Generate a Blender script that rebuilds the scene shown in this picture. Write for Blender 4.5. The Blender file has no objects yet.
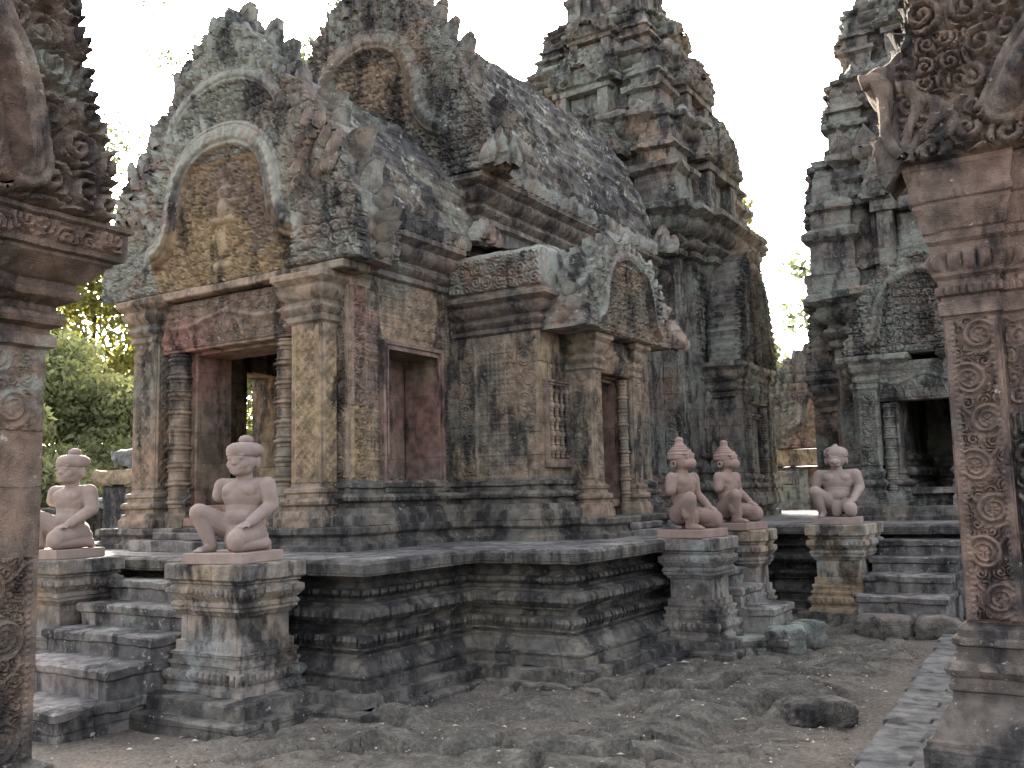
import bpy, math, random
import numpy as np
from mathutils import Matrix
random.seed(7)
rng = np.random.default_rng(7)
S = bpy.context.scene
COL = S.collection
R = math.radians

# ------------------------------------------------------------ camera, light
yaw, pitch, roll, FPX = R(32.0), R(6.7), R(-1.4), 950.0
fh = np.array([-math.sin(yaw), math.cos(yaw), 0]); rt = np.array([math.cos(yaw), math.sin(yaw), 0]); zz = np.array([0, 0, 1.0])
Fv = fh * math.cos(pitch) + zz * math.sin(pitch); Uv = zz * math.cos(pitch) - fh * math.sin(pitch)
R2 = rt * math.cos(roll) + Uv * math.sin(roll); U2 = Uv * math.cos(roll) - rt * math.sin(roll)
cam = bpy.data.objects.new('camera', bpy.data.cameras.new('camera')); COL.objects.link(cam)
cam.matrix_world = Matrix(((R2[0], U2[0], -Fv[0], 0), (R2[1], U2[1], -Fv[1], 0), (R2[2], U2[2], -Fv[2], 1.4), (0, 0, 0, 1)))
cam.data.sensor_width = 36; cam.data.lens = FPX / 1024 * 36; cam.data.clip_start = .05; cam.data.clip_end = 900
S.camera = cam
SUN_EL, SUN_AZ = R(27), R(-47)            # azimuth from +Y towards +X
W = bpy.data.worlds.new('World'); S.world = W; W.use_nodes = True
nt = W.node_tree; nt.nodes.clear()
sky = nt.nodes.new('ShaderNodeTexSky'); sky.sky_type = 'NISHITA'; sky.sun_disc = False
sky.sun_elevation = SUN_EL; sky.sun_rotation = SUN_AZ; sky.air_density = .7; sky.dust_density = 5.0; sky.ozone_density = .2
bg = nt.nodes.new('ShaderNodeBackground'); bg.inputs[1].default_value = .14
wo = nt.nodes.new('ShaderNodeOutputWorld')
hsv = nt.nodes.new('ShaderNodeHueSaturation'); hsv.inputs['Saturation'].default_value = .4
nt.links.new(sky.outputs[0], hsv.inputs['Color']); nt.links.new(hsv.outputs[0], bg.inputs[0]); nt.links.new(bg.outputs[0], wo.inputs[0])
sl = bpy.data.lights.new('sun', 'SUN'); sl.energy = 3.0; sl.angle = R(.5); sl.color = (1, .9, .74)
so = bpy.data.objects.new('sun', sl); COL.objects.link(so)
so.rotation_euler = (math.pi / 2 - SUN_EL, 0, math.pi - SUN_AZ); so.location = (0, 0, 30)
S.view_settings.view_transform = 'Standard'; S.view_settings.look = 'None'
S.view_settings.exposure = 3.05; S.view_settings.gamma = 1
S.cycles.max_bounces = 4; S.cycles.diffuse_bounces = 2; S.cycles.glossy_bounces = 1; S.cycles.transmission_bounces = 3
S.cycles.transparent_max_bounces = 4; S.cycles.use_denoising = True

# ------------------------------------------------------------ noise
def _hash(x, y, z, s):
    n = (x.astype(np.uint32) * np.uint32(374761393) + y.astype(np.uint32) * np.uint32(668265263)
         + z.astype(np.uint32) * np.uint32(2246822519) + np.uint32(s * 3266489917 % 4294967296))
    n = (n ^ (n >> np.uint32(13))) * np.uint32(1274126177)
    n = (n ^ (n >> np.uint32(16))) * np.uint32(2654435761)
    return (n ^ (n >> np.uint32(15))).astype(np.float64) / 4294967295.0
def vnoise(P, s=0):
    P = np.asarray(P, float); i = np.floor(P).astype(np.int64); f = P - i; f = f * f * (3 - 2 * f)
    o = 0
    for a in (0, 1):
        wa = f[..., 0] if a else 1 - f[..., 0]
        for b in (0, 1):
            wb = f[..., 1] if b else 1 - f[..., 1]
            for c in (0, 1):
                wc = f[..., 2] if c else 1 - f[..., 2]
                o = o + wa * wb * wc * _hash(i[..., 0] + a, i[..., 1] + b, i[..., 2] + c, s)
    return o * 2 - 1
def fbm(P, s=0, o=3):
    P = np.asarray(P, float); r = 0; a = 1; t = 0
    for k in range(o):
        r = r + a * vnoise(P, s + k * 7); t += a; P = P * 2.03 + 11.3; a *= .5
    return r / t
def n2(U, V, s=0, o=3): return fbm(np.stack([U, V, np.zeros_like(U) + .37], -1), s, o)
def sstep(x, a, b):
    t = np.clip((x - a) / (b - a), 0, 1); return t * t * (3 - 2 * t)

# ------------------------------------------------------------ mesh collector
def xf(V, T):
    if T is None: return V
    ox, oy, oz, deg = T; c, s = math.cos(R(deg)), math.sin(R(deg)); V = np.asarray(V, float)
    return np.stack([ox + V[..., 0] * c - V[..., 1] * s, oy + V[..., 0] * s + V[..., 1] * c, oz + V[..., 2]], -1)
def wloc(o):
    v = np.zeros(3)
    while o is not None: v += np.array(o.location); o = o.parent
    return v
class M:
    def __init__(s): s.V = []; s.Q = []; s.N = []; s.n = 0
    def add(s, V, Q=None, N=None, T=None):
        V = xf(np.asarray(V, float).reshape(-1, 3), T)
        if Q is not None and len(Q): s.Q.append(np.asarray(Q, np.int64) + s.n)
        if N:
            for f in N: s.N.append([i + s.n for i in f])
        s.V.append(V); s.n += len(V); return s
    def build(s, name, mat, parent=None, amp=.006, freq=3.5, sharp=38, local=False, smooth=True, bj=None):
        V = np.concatenate(s.V)
        if bj:
            a_, w_, h_ = bj; row = np.floor(V[:, 2] / h_ + .13); u_ = (V[:, 0] + V[:, 1]) / w_ + .37 * row + .3 * vnoise(V * .7, 77)
            c_ = np.floor(u_).astype(np.int64); r_ = row.astype(np.int64); z_ = np.zeros_like(c_)
            V = V + a_ * np.stack([_hash(c_, r_, z_, 91 + k) * 2 - 1 for k in range(3)], -1) * [1, 1, .35]
        if amp:
            D = np.stack([.45 * fbm(V * freq + 17.1 * k, 31 + k, 1) + .75 * fbm(V * freq * 3.4 + 7.1 * k, 51 + k, 3) for k in range(3)], -1); ch = np.clip(vnoise(V * freq * 2.1 + 3.3, 61) - .45, 0, 1)[:, None]; V = V + (D + 2.5 * ch * np.sign(D)) * amp * .95
        if parent is not None and not local: V = V - wloc(parent)
        me = bpy.data.meshes.new(name); me.vertices.add(len(V)); me.vertices.foreach_set('co', V.astype(np.float32).ravel())
        Q = np.concatenate(s.Q) if s.Q else np.zeros((0, 4), np.int64)
        lt = [4] * len(Q) + [len(f) for f in s.N]
        li = np.concatenate([Q.ravel()] + [np.array(f) for f in s.N]).astype(np.int32) if (len(Q) or s.N) else np.zeros(0, np.int32)
        lt = np.array(lt, np.int32); ls = np.concatenate([[0], np.cumsum(lt)[:-1]]).astype(np.int32)
        me.loops.add(len(li)); me.polygons.add(len(lt))
        me.loops.foreach_set('vertex_index', li); me.polygons.foreach_set('loop_start', ls); me.polygons.foreach_set('loop_total', lt)
        me.update(calc_edges=True); me.validate()
        if smooth:
            me.shade_smooth(); me.set_sharp_from_angle(angle=R(sharp))
        me.materials.append(mat)
        o = bpy.data.objects.new(name, me); COL.objects.link(o)
        if parent is not None: o.parent = parent
        return o
def tag(o, label=None, cat=None, group=None, kind=None):
    if label: o['label'] = label
    if cat: o['category'] = cat
    if group: o['group'] = group
    if kind: o['kind'] = kind
    return o
def thing(name, label, cat, loc=(0, 0, 0), rz=0, group=None):
    o = bpy.data.objects.new(name, None); COL.objects.link(o); o.location = loc; o.rotation_euler = (0, 0, R(rz)); o.empty_display_size = .2
    return tag(o, label, cat, group)
def copy_tree(o, parent=None):
    c = o.copy(); COL.objects.link(c)
    if parent is not None: c.parent = parent
    for ch in list(o.children): copy_tree(ch, c)
    return c

# ------------------------------------------------------------ primitives
def mould(m, plan, prof, closed=True, ds=.08, cap=True, T=None, dz=.25):
    P = np.array(plan, float); n = len(P)
    pr = []
    for k, q in enumerate(prof):
        q = tuple(q) + (0, 1, 0)[len(q) - 2:] if len(q) < 5 else q
        if pr and abs(q[1] - pr[-1][1]) > dz * 1.2:
            p = pr[-1]; c = int(abs(q[1] - p[1]) / dz) + 1
            for j in range(1, c): t = j / c; pr.append((p[0] + (q[0] - p[0]) * t, p[1] + (q[1] - p[1]) * t, 0, 1, 0))
        pr.append(q)
    def rn(a, b): d = (b - a) / np.linalg.norm(b - a); return np.array([d[1], -d[0]])
    base, dr, ss = [], [], []; s = 0
    ne = n if closed else n - 1
    for i in range(ne):
        a, b = P[i], P[(i + 1) % n]; nn = rn(a, b)
        if closed or i > 0:
            np_ = rn(P[i - 1], a); mv = (nn + np_) / (1 + nn @ np_)
        else: mv = nn
        j2 = (i + 1) % n
        if closed or i < ne - 1: n3_ = rn(b, P[(i + 2) % n]); mv2 = (nn + n3_) / (1 + nn @ n3_)
        else: mv2 = nn
        L = np.linalg.norm(b - a); c = max(1, int(round(L / ds)))
        for j in range(c):
            t = j / c; base.append(a + (b - a) * t); dr.append(mv * (1 - t) + mv2 * t); ss.append(s + L * t)
        s += L
    if not closed: base.append(P[-1]); dr.append(rn(P[-2], P[-1])); ss.append(s)
    base = np.array(base); dr = np.array(dr); ss = np.array(ss); c = len(base); r = len(pr)
    edge = np.clip(np.min([np.hypot(*(base - p_).T) for p_ in P], axis=0) / .018, 0, 1)
    V = np.zeros((r, c, 3))
    for j, (off, z, am, per, kd) in enumerate(pr):
        o = off + (am * (1.7 * np.abs(np.sin(np.pi * ss / per)) ** .7 - 1.1) * edge if am else 0)
        V[j, :, :2] = base + dr * (np.full(c, 1.0) * o)[:, None]; V[j, :, 2] = z
    idx = np.arange(r * c).reshape(r, c)
    if closed: A = idx[:-1]; B = np.roll(idx, -1, 1)[:-1]; C = np.roll(idx, -1, 1)[1:]; D = idx[1:]
    else: A = idx[:-1, :-1]; B = idx[:-1, 1:]; C = idx[1:, 1:]; D = idx[1:, :-1]
    Q = np.stack([A, B, C, D], -1).reshape(-1, 4)
    N = []
    if closed and cap: N = [list(idx[-1]), list(idx[0][::-1])]
    m.add(V, Q, N, T)
def blk(m, x0, y0, z0, x1, y1, z1, b=.012, ds=.14, T=None, tap=0):
    mould(m, [(x0, y0), (x1, y0), (x1, y1), (x0, y1)], [(-b, z0), (0, z0 + b), (-tap, z1 - b), (-tap - b, z1)], ds=ds, T=T, dz=ds)
def lathe(m, prof, seg=12, c=(0, 0), T=None, flute=0):
    a = np.arange(seg) * 2 * np.pi / seg; pr = np.array(prof, float)
    V = np.zeros((len(pr), seg, 3)); V[..., 0] = c[0] + pr[:, :1] * np.cos(a); V[..., 1] = c[1] + pr[:, :1] * np.sin(a); V[..., 2] = pr[:, 1:2]
    idx = np.arange(len(pr) * seg).reshape(-1, seg)
    Q = np.stack([idx[:-1], np.roll(idx, -1, 1)[:-1], np.roll(idx, -1, 1)[1:], idx[1:]], -1).reshape(-1, 4)
    m.add(V, Q, [list(idx[-1]), list(idx[0][::-1])], T)
def tube(m, pts, rad, seg=8, T=None):
    P = np.array(pts, float); n = len(P); t = np.gradient(P, axis=0); t /= np.linalg.norm(t, axis=1)[:, None] + 1e-9
    up = np.array([.3, .1, 1.0]); a = np.cross(t, up); a /= np.linalg.norm(a, axis=1)[:, None] + 1e-9; b = np.cross(t, a)
    an = np.arange(seg) * 2 * np.pi / seg; rad = np.broadcast_to(np.array(rad, float), (n,))
    V = P[:, None] + rad[:, None, None] * (np.cos(an)[None, :, None] * a[:, None] + np.sin(an)[None, :, None] * b[:, None])
    idx = np.arange(n * seg).reshape(n, seg)
    Q = np.stack([idx[:-1], np.roll(idx, -1, 1)[:-1], np.roll(idx, -1, 1)[1:], idx[1:]], -1).reshape(-1, 4)
    m.add(V, Q, [list(idx[-1]), list(idx[0][::-1])], T)
def ell(m, c, r, T=None, seg=16, rings=10):
    th = np.linspace(.06, np.pi - .06, rings)
    pr = np.stack([np.sin(th), -np.cos(th)], -1)
    a = np.arange(seg) * 2 * np.pi / seg
    V = np.stack([c[0] + r[0] * pr[:, :1] * np.cos(a), c[1] + r[1] * pr[:, :1] * np.sin(a), np.broadcast_to(c[2] + r[2] * pr[:, 1:2], (rings, seg))], -1)
    idx = np.arange(rings * seg).reshape(-1, seg)
    Q = np.stack([idx[:-1], np.roll(idx, -1, 1)[:-1], np.roll(idx, -1, 1)[1:], idx[1:]], -1).reshape(-1, 4)
    m.add(V, Q, [list(idx[-1]), list(idx[0][::-1])], T)
def caps(m, a, b, ra, rb, T=None):
    a, b = np.array(a, float), np.array(b, float); d = (b - a); L = np.linalg.norm(d); d = d / L
    k = np.linspace(0, 1, 6); p0 = [a - d * ra * math.cos(t * math.pi / 2) for t in k[:-1]]; r0 = [max(.002, ra * math.sin(t * math.pi / 2)) for t in k[:-1]]
    p1 = [b + d * rb * math.sin(t * math.pi / 2) for t in k[1:]]; r1 = [max(.002, rb * math.cos(t * math.pi / 2)) for t in k[1:]]
    tube(m, p0 + [a, a + d * L * .5, b] + p1, r0 + [ra, (ra + rb) / 2, rb] + r1, 14, T)
def grid(m, X, Y, Z, mask=None, T=None):
    h, w = X.shape; V = np.stack([X, Y, Z], -1); idx = np.arange(h * w).reshape(h, w)
    Q = np.stack([idx[:-1, :-1], idx[:-1, 1:], idx[1:, 1:], idx[1:, :-1]], -1)
    if mask is not None:
        k = mask[:-1, :-1] & mask[:-1, 1:] & mask[1:, 1:] & mask[1:, :-1]; Q = Q[k]
    Q = Q.reshape(-1, 4)
    used = np.unique(Q); rm = np.full(h * w, -1); rm[used] = np.arange(len(used))
    m.add(V.reshape(-1, 3)[used], rm[Q], None, T)
def panel(m, x0, x1, z0, z1, y, hf, res=.012, T=None, edge=.012):
    nu = max(6, int((x1 - x0) / res)); nv = max(6, int((z1 - z0) / res))
    u = np.linspace(0, x1 - x0, nu); v = np.linspace(0, z1 - z0, nv); U, Vv = np.meshgrid(u, v)
    H = hf(U, Vv, x1 - x0, z1 - z0)
    H[0] = H[-1] = -edge; H[:, 0] = H[:, -1] = -edge
    grid(m, U + x0, y - H, Vv + z0, None, T)

# ------------------------------------------------------------ carved patterns (heights in metres)
def cells(U, V, s, seed):
    a, b = U / s, V / s; ia, ib = np.floor(a).astype(np.int64), np.floor(b).astype(np.int64)
    F1 = np.full(U.shape, 9.0); F2 = np.full(U.shape, 9.0); dx = np.zeros(U.shape); dy = np.zeros(U.shape); rid = np.zeros(U.shape)
    for i in (-1, 0, 1):
        for j in (-1, 0, 1):
            cx, cy = ia + i, ib + j; z = np.zeros_like(cx)
            px = cx + .5 + .32 * (_hash(cx, cy, z, seed) * 2 - 1); py = cy + .5 + .32 * (_hash(cx, cy, z, seed + 1) * 2 - 1)
            d = np.hypot(a - px, b - py); n = d < F1
            F2 = np.where(n, F1, np.minimum(F2, d)); dx = np.where(n, a - px, dx); dy = np.where(n, b - py, dy)
            rid = np.where(n, _hash(cx, cy, z, seed + 2), rid); F1 = np.where(n, d, F1)
    return F1, F2, np.arctan2(dy, dx), rid
def curls(U, V, s, seed=1):
    F1, F2, th, rid = cells(U, V, s, seed)
    d = np.where(rid > .5, 1.0, -1.0)
    sp = .5 + .5 * np.cos(2 * np.pi * F1 / .27 - d * th + rid * 6)
    e = sstep(F2 - F1, .02, .16)
    return (.25 + .75 * sp) * e * (.7 + .3 * rid)
def foliage(dep=.035, s=.13, seed=1):
    def f(U, V, w, h):
        a = curls(U, V, s, seed); b = curls(U + .3, V + .7, s * .42, seed + 9)
        return 1.6 * dep * (.72 * sstep(a, .2, .55) + .28 * b) * (1 + .25 * n2(U * 3, V * 3, seed))
    return f
def knobs(U, V, s, seed=1):
    F1, F2, th, rid = cells(U, V, s, seed)
    ros = .5 + .5 * np.cos(2 * np.pi * F1 / .36 - np.where(rid > .6, th, 0) - np.where(rid < .25, .5 * np.cos(5 * th), 0))
    return sstep(F2 - F1, .02, .2) * (.35 + .65 * ros)
def rims(U, w, bw=.02):
    e = np.minimum(U, w - U); return (e < bw) * 1.0
def scroll(dep=.03, per=None, border=.16, seed=3):
    def f(U, V, w, h):
        p = per or w * .82; b = border * w
        k = np.floor(V / p); hk = _hash(k.astype(np.int64), k.astype(np.int64) * 0, k.astype(np.int64) * 0, seed) - .5; cx = w / 2 + np.where(k % 2 == 0, .12, -.12) * w + .06 * w * hk; cy = (k + .5 + .08 * hk) * p
        rx, ry = (U - cx) / p, (V - cy) / p; r = np.hypot(rx, ry); th = np.arctan2(ry, rx)
        sg = np.where(k % 2 == 0, 1.0, -1.0)
        tw = (sg * th / (2 * np.pi) + .25 + .25 * (k % 2)) % 1; ring = np.maximum(np.exp(-((r - .41 + .17 * tw) / .05) ** 2), .9 * np.exp(-((r - .24 + .1 * tw) / .035) ** 2))
        ros = np.exp(-(r / .17) ** 2) * (.75 + .25 * np.cos(6 * th)) - .4 * np.exp(-(r / .05) ** 2)
        stem = np.exp(-((U - w / 2 - .3 * w * np.sin(np.pi * V / p + np.pi / 2) * 1.0) / (.05 * p)) ** 2) * .8
        arms = np.exp(-(((r - .25 - .05 * sg * th / np.pi)) / .04) ** 2) * .45
        fill = sstep(curls(U, V, .3 * p, seed), .25, .6) * .75 * sstep(r, .36, .46)
        o = np.maximum.reduce([ring, ros, stem * sstep(r, .3, .4), arms, fill])
        inn = sstep(np.minimum(U, w - U), b * .8, b)
        bead = .55 + .35 * np.abs(np.sin(np.pi * V / .028)) * (np.abs(np.minimum(U, w - U) - b * .75) < b * .22)
        return dep * (o * inn + (1 - inn) * bead)
    return f
def lattice(dep=.018, s=.085, seed=5):
    def f(U, V, w, h):
        nx = max(1, round(w / s)); sx = w / nx
        a, b = (U / sx) % 1 - .5, (V / s) % 1 - .5; r = np.hypot(a, b); th = np.arctan2(b, a)
        fl = np.exp(-((r - .26 - .07 * np.cos(4 * th)) / .08) ** 2) + np.exp(-(r / .1) ** 2)
        ln = (np.maximum(np.abs(a), np.abs(b)) > .42) * .9
        return dep * np.maximum(np.minimum(fl, 1), ln) * (1 + .4 * n2(U * 6, V * 6, seed))
    return f
def lozenge(dep=.012, s=.1, border=.17, seed=6):
    def f(U, V, w, h):
        b = border * w; a = (U - w / 2) / s; c = V / s
        p, q = np.abs(((a + c) % 1) - .5), np.abs(((a - c) % 1) - .5)
        o = np.maximum(sstep(np.maximum(p, q), .38, .46), curls(U, V, s * .32, seed) * .8)
        e = np.minimum(U, w - U); inn = (e > b) * 1.0
        return dep * (o * inn + (1 - inn) * (.9 - .5 * (np.abs(e - b * .55) < b * .12)))
    return f
def garland(dep=.05, seed=8):
    def f(U, V, w, h):
        c = .66 * h - .22 * h * np.abs(np.sin(1.5 * np.pi * (U / w - .5))) ** 1.5
        band = np.exp(-((V - c) / (.07 * h)) ** 2)
        loops = np.abs(np.sin(np.pi * U / (.16 * w / 1.6 + .05))); hang = np.exp(-((V - (.12 * h + .38 * h * loops)) / (.07 * h)) ** 2)
        o = np.maximum.reduce([band, .8 * hang, .6 * curls(U, V, .22 * h, seed)])
        r = np.hypot(U - w / 2, V - .45 * h) / h
        o = np.maximum(o, 1.2 * np.exp(-(r / .2) ** 2))
        return dep * o
    return f
def course(dep=.012, s=.16, seed=9):   # worn block faces
    def f(U, V, w, h): return dep * n2(U * 5, V * 5, seed)
    return f

# pediment: a flame-edged slab with a carved face, local frame, faces -Y, base at z=0, centre x=0
def resample(P, step):
    P = np.array(P, float); d = np.r_[0, np.cumsum(np.linalg.norm(np.diff(P, axis=0), axis=1))]
    n = max(2, int(d[-1] / step)); t = np.linspace(0, d[-1], n); return np.stack([np.interp(t, d, P[:, 0]), np.interp(t, d, P[:, 1])], -1), t
def smooth_poly(P, it=2):
    P = np.array(P, float)
    for _ in range(it):
        A = .75 * P[:-1] + .25 * P[1:]; B = .25 * P[:-1] + .75 * P[1:]
        P = np.concatenate([P[:1], np.stack([A, B], 1).reshape(-1, 2), P[-1:]])
    return P
def inside(poly, X, Y):
    c = np.zeros(X.shape, bool); n = len(poly)
    for i in range(n):
        x0, y0 = poly[i]; x1, y1 = poly[(i + 1) % n]
        if y0 == y1: continue
        c ^= ((y0 > Y) != (y1 > Y)) & (X < (x1 - x0) * (Y - y0) / (y1 - y0) + x0)
    return c
def dist_curve(C, X, Y):
    D = np.full(X.shape, 1e9); Sx = np.zeros(X.shape); s = 0
    for i in range(len(C) - 1):
        a, b = C[i], C[i + 1]; ab = b - a; L2 = ab @ ab; t = np.clip(((X - a[0]) * ab[0] + (Y - a[1]) * ab[1]) / L2, 0, 1)
        d = np.hypot(X - a[0] - ab[0] * t, Y - a[1] - ab[1] * t); L = math.sqrt(L2); k = d < D
        D = np.where(k, d, D); Sx = np.where(k, s + t * L, Sx); s += L
    return D, Sx
ARCH = [(.50, .17), (.37, .21), (.31, .26), (.30, .34), (.27, .43), (.18, .53), (.0, .58)]     # fractions of (half width, height)
ARCH2 = [(.50, .60), (.40, .69), (.30, .76), (.15, .80), (0, .83)]
OUT = [(1.0, 0), (1.0, .12), (.93, .2), (.9, .33), (.84, .45), (.76, .58), (.62, .72), (.45, .83), (.3, .89), (.15, .95), (0, 1.0)]
def pediment(root, mats, W2, Hh, T, th=.35, res=.014, tooth=.05, per=.13, out=OUT, arch=ARCH, arch2=ARCH2, seed=1, dep=1.0, fig=True, lab=None, name='pediment', clipx=None, leaf=None, rows=True, curl=0):
    base, gold = mats
    half, s = resample(smooth_poly([(x * W2, z * Hh) for x, z in out], 1), .016 if res < .02 else .03)
    tt = np.gradient(half, axis=0); tt /= np.linalg.norm(tt, axis=1)[:, None] + 1e-9; nn = np.stack([tt[:, 1], -tt[:, 0]], -1)
    fr = (s / per) % 1; a = tooth * (1 - np.abs(2 * fr - 1)) ** .8 * (half[:, 1] > .05 * Hh) * (.7 + .5 * n2(s * 2, s * 0, seed, 1))
    hr = half + nn * a[:, None]; hr[:, 0] = np.maximum(hr[:, 0], 0)
    hl = half + nn * (tooth * (1 - np.abs(2 * fr - 1)) ** .8 * (half[:, 1] > .05 * Hh) * (.7 + .5 * n2(s * 2 + 40, s * 0, seed, 1)))[:, None]
    poly = np.concatenate([hr, (hl * [-1, 1])[::-1][1:]])
    if clipx is not None: poly[:, 0] = np.clip(poly[:, 0], clipx[0], clipx[1])
    m = M(); n = len(poly); nd = max(2, int(th / .07))
    V = np.zeros((nd, n, 3)); V[..., 0] = poly[:, 0]; V[..., 2] = poly[:, 1]; V[..., 1] = np.linspace(0, th, nd)[:, None]
    cx = poly.mean(0); sh = np.ones(nd); sh[0] = sh[-1] = .985
    V[..., 0] = cx[0] + (V[..., 0] - cx[0]) * sh[:, None]
    idx = np.arange(nd * n).reshape(nd, n)
    Q = np.stack([idx[:-1], idx[1:], np.roll(idx, -1, 1)[1:], np.roll(idx, -1, 1)[:-1]], -1).reshape(-1, 4)
    m.add(V, Q, [list(idx[0]), list(idx[-1][::-1])], T)
    o = m.build(name, base, root, amp=.008)
    if lab: o['label'] = lab
    if leaf:
        lw, lh, stp = leaf; proto = None; rg = np.random.default_rng(seed); V_, Q_ = leaf_mesh(lw, lh, .16)
        for sx_ in (1, -1):
            pos = .12
            while pos < s[-1] - .02:
                p = np.array([np.interp(pos, s, half[:, 0]), np.interp(pos, s, half[:, 1])]); nv = np.array([np.interp(pos, s, nn[:, 0]), np.interp(pos, s, nn[:, 1]) + .55]); pos += stp * rg.uniform(.85, 1.15)
                if rg.random() < .07: continue
                if proto is None: mm = M(); mm.add(V_, Q_); proto = l_ = mm.build('gable_leaf', base, o, amp=.012, freq=9, local=True)
                else: l_ = proto.copy(); COL.objects.link(l_); l_.parent = o
                w_ = xf(np.array([[sx_ * (p[0] - .03), .12 + rg.uniform(-.05, .1), p[1] - .05]]), T)[0] - wloc(o); k_ = rg.uniform(.75, 1.2)
                l_.location = tuple(w_); l_.rotation_euler = (rg.uniform(-.1, .1), math.atan2(sx_ * nv[0], nv[1]), R(T[3]) + rg.uniform(-.15, .15)); l_.scale = (k_, k_, k_ * rg.uniform(.8, 1.2))
    nx, nz = int(2 * W2 / res), int(Hh / res)
    X, Z = np.meshgrid(np.linspace(-W2 * 1.05, W2 * 1.05, nx), np.linspace(.0, Hh * 1.03, nz))
    ins = inside(poly, X, Z); A = np.abs(X)
    c1 = smooth_poly([(x * W2, z * Hh) for x, z in arch]); D1, S1 = dist_curve(c1, A, Z)
    below = inside(np.concatenate([[(0, 0)], [(arch[0][0] * W2 * .92, 0)], c1]), A, Z)
    bw = min(.115, .046 * Hh)
    ft = .3 * per
    H = .08 * dep * (.75 * knobs(X, Z, per * .72, seed) + .25 * knobs(X + .4, Z, per * .36, seed + 3))
    if curl: H = .085 * dep * (.8 * sstep(curls(X, Z, curl, seed), .15, .6) + .2 * knobs(X + .4, Z, curl * .4, seed + 3))
    def leaves(D, Sx, w):
        fr = (Sx / (per * .85)) % 1; q = 1 - np.abs(2 * fr - 1); v = D - bw
        rp = (v / (per * 1.35)) % 1
        return (.075 * q ** .6 - .03 * np.exp(-((fr - .5) / .07) ** 2) + .02 * (1 - rp)) * (v > 0)
    L = leaves(D1, S1 + .25 * D1, 0) * dep
    H = np.where(below, H - .02 * dep, .8 * H + (0 if curl else 1) * L * (.55 + .6 * n2(X * 4, Z * 4, seed + 8)))
    if arch2:
        c2 = smooth_poly([(x * W2, z * Hh) for x, z in arch2]); D2, S2 = dist_curve(c2, A, Z)
        H = np.where((D2 < D1) & ~below & (Z > arch2[0][1] * Hh * .9), .8 * H + leaves(D2, S2, 0) * (.5 + .6 * n2(X * 4, Z * 4, seed + 9)) * dep, H)
        inr = inside(np.concatenate([[(0, arch2[0][1] * Hh)], c2]), A, Z)
        H = np.where(inr, .07 * dep * knobs(X, Z, per * .6, seed + 5), H)
        q2 = D2 / (bw * .6); b2 = q2 < 1; H = np.where(b2, (.045 + .03 * np.sqrt(np.clip(1 - q2 ** 2, 0, 1)) - .016 * np.exp(-((q2 - .6) / .1) ** 2) + .01 * (q2 < .4) * np.abs(np.sin(np.pi * S2 / (bw * .7)))) * dep, H)
    band = D1 < bw
    q = D1 / bw
    prof = .075 + .03 * np.sqrt(np.clip(1 - q ** 2, 0, 1)) - .018 * np.exp(-((q - .62) / .09) ** 2) + .012 * (q < .45) * np.abs(np.sin(np.pi * S1 / (bw * .9)))
    H = np.where(band, prof * dep, H)
    if fig:
        g = lambda x, z, r, rz=None: np.exp(-((X - x) / r) ** 2 - ((Z - z) / (rz or r)) ** 2)
        k = Hh / 2.9; zc = .27 * Hh
        F = np.maximum.reduce([g(0, zc + .17 * k, .075 * k), g(0, zc, .08 * k, .12 * k), g(.1 * k, zc - .13 * k, .09 * k, .05 * k), g(-.1 * k, zc - .13 * k, .09 * k, .05 * k),
                               g(.14 * k, zc + .05 * k, .05 * k, .04 * k), g(-.14 * k, zc + .05 * k, .05 * k, .04 * k), .8 * g(0, zc - .35 * k, .09 * k, .16 * k), .7 * g(0, zc - .6 * k, .2 * k, .07 * k)])
        H = np.maximum(H, np.where(below, .09 * dep * F, -9))
    H = H + .006 * n2(X * 7, Z * 7, seed)
    H[0] = -.02
    ins2 = ins & (Z < Hh * .995)
    if clipx is not None: ins2 &= (X > clipx[0] + .01) & (X < clipx[1] - .01)
    out_ = ~ins2; er = out_ | np.roll(out_, 1, 0) | np.roll(out_, -1, 0) | np.roll(out_, 1, 1) | np.roll(out_, -1, 1)
    H = np.where(er, -.03, H)
    m = M(); grid(m, X, -.012 - H, Z, ins2 & ~(below & (Z < arch[-1][1] * Hh * .84) & ~band), T)
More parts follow.
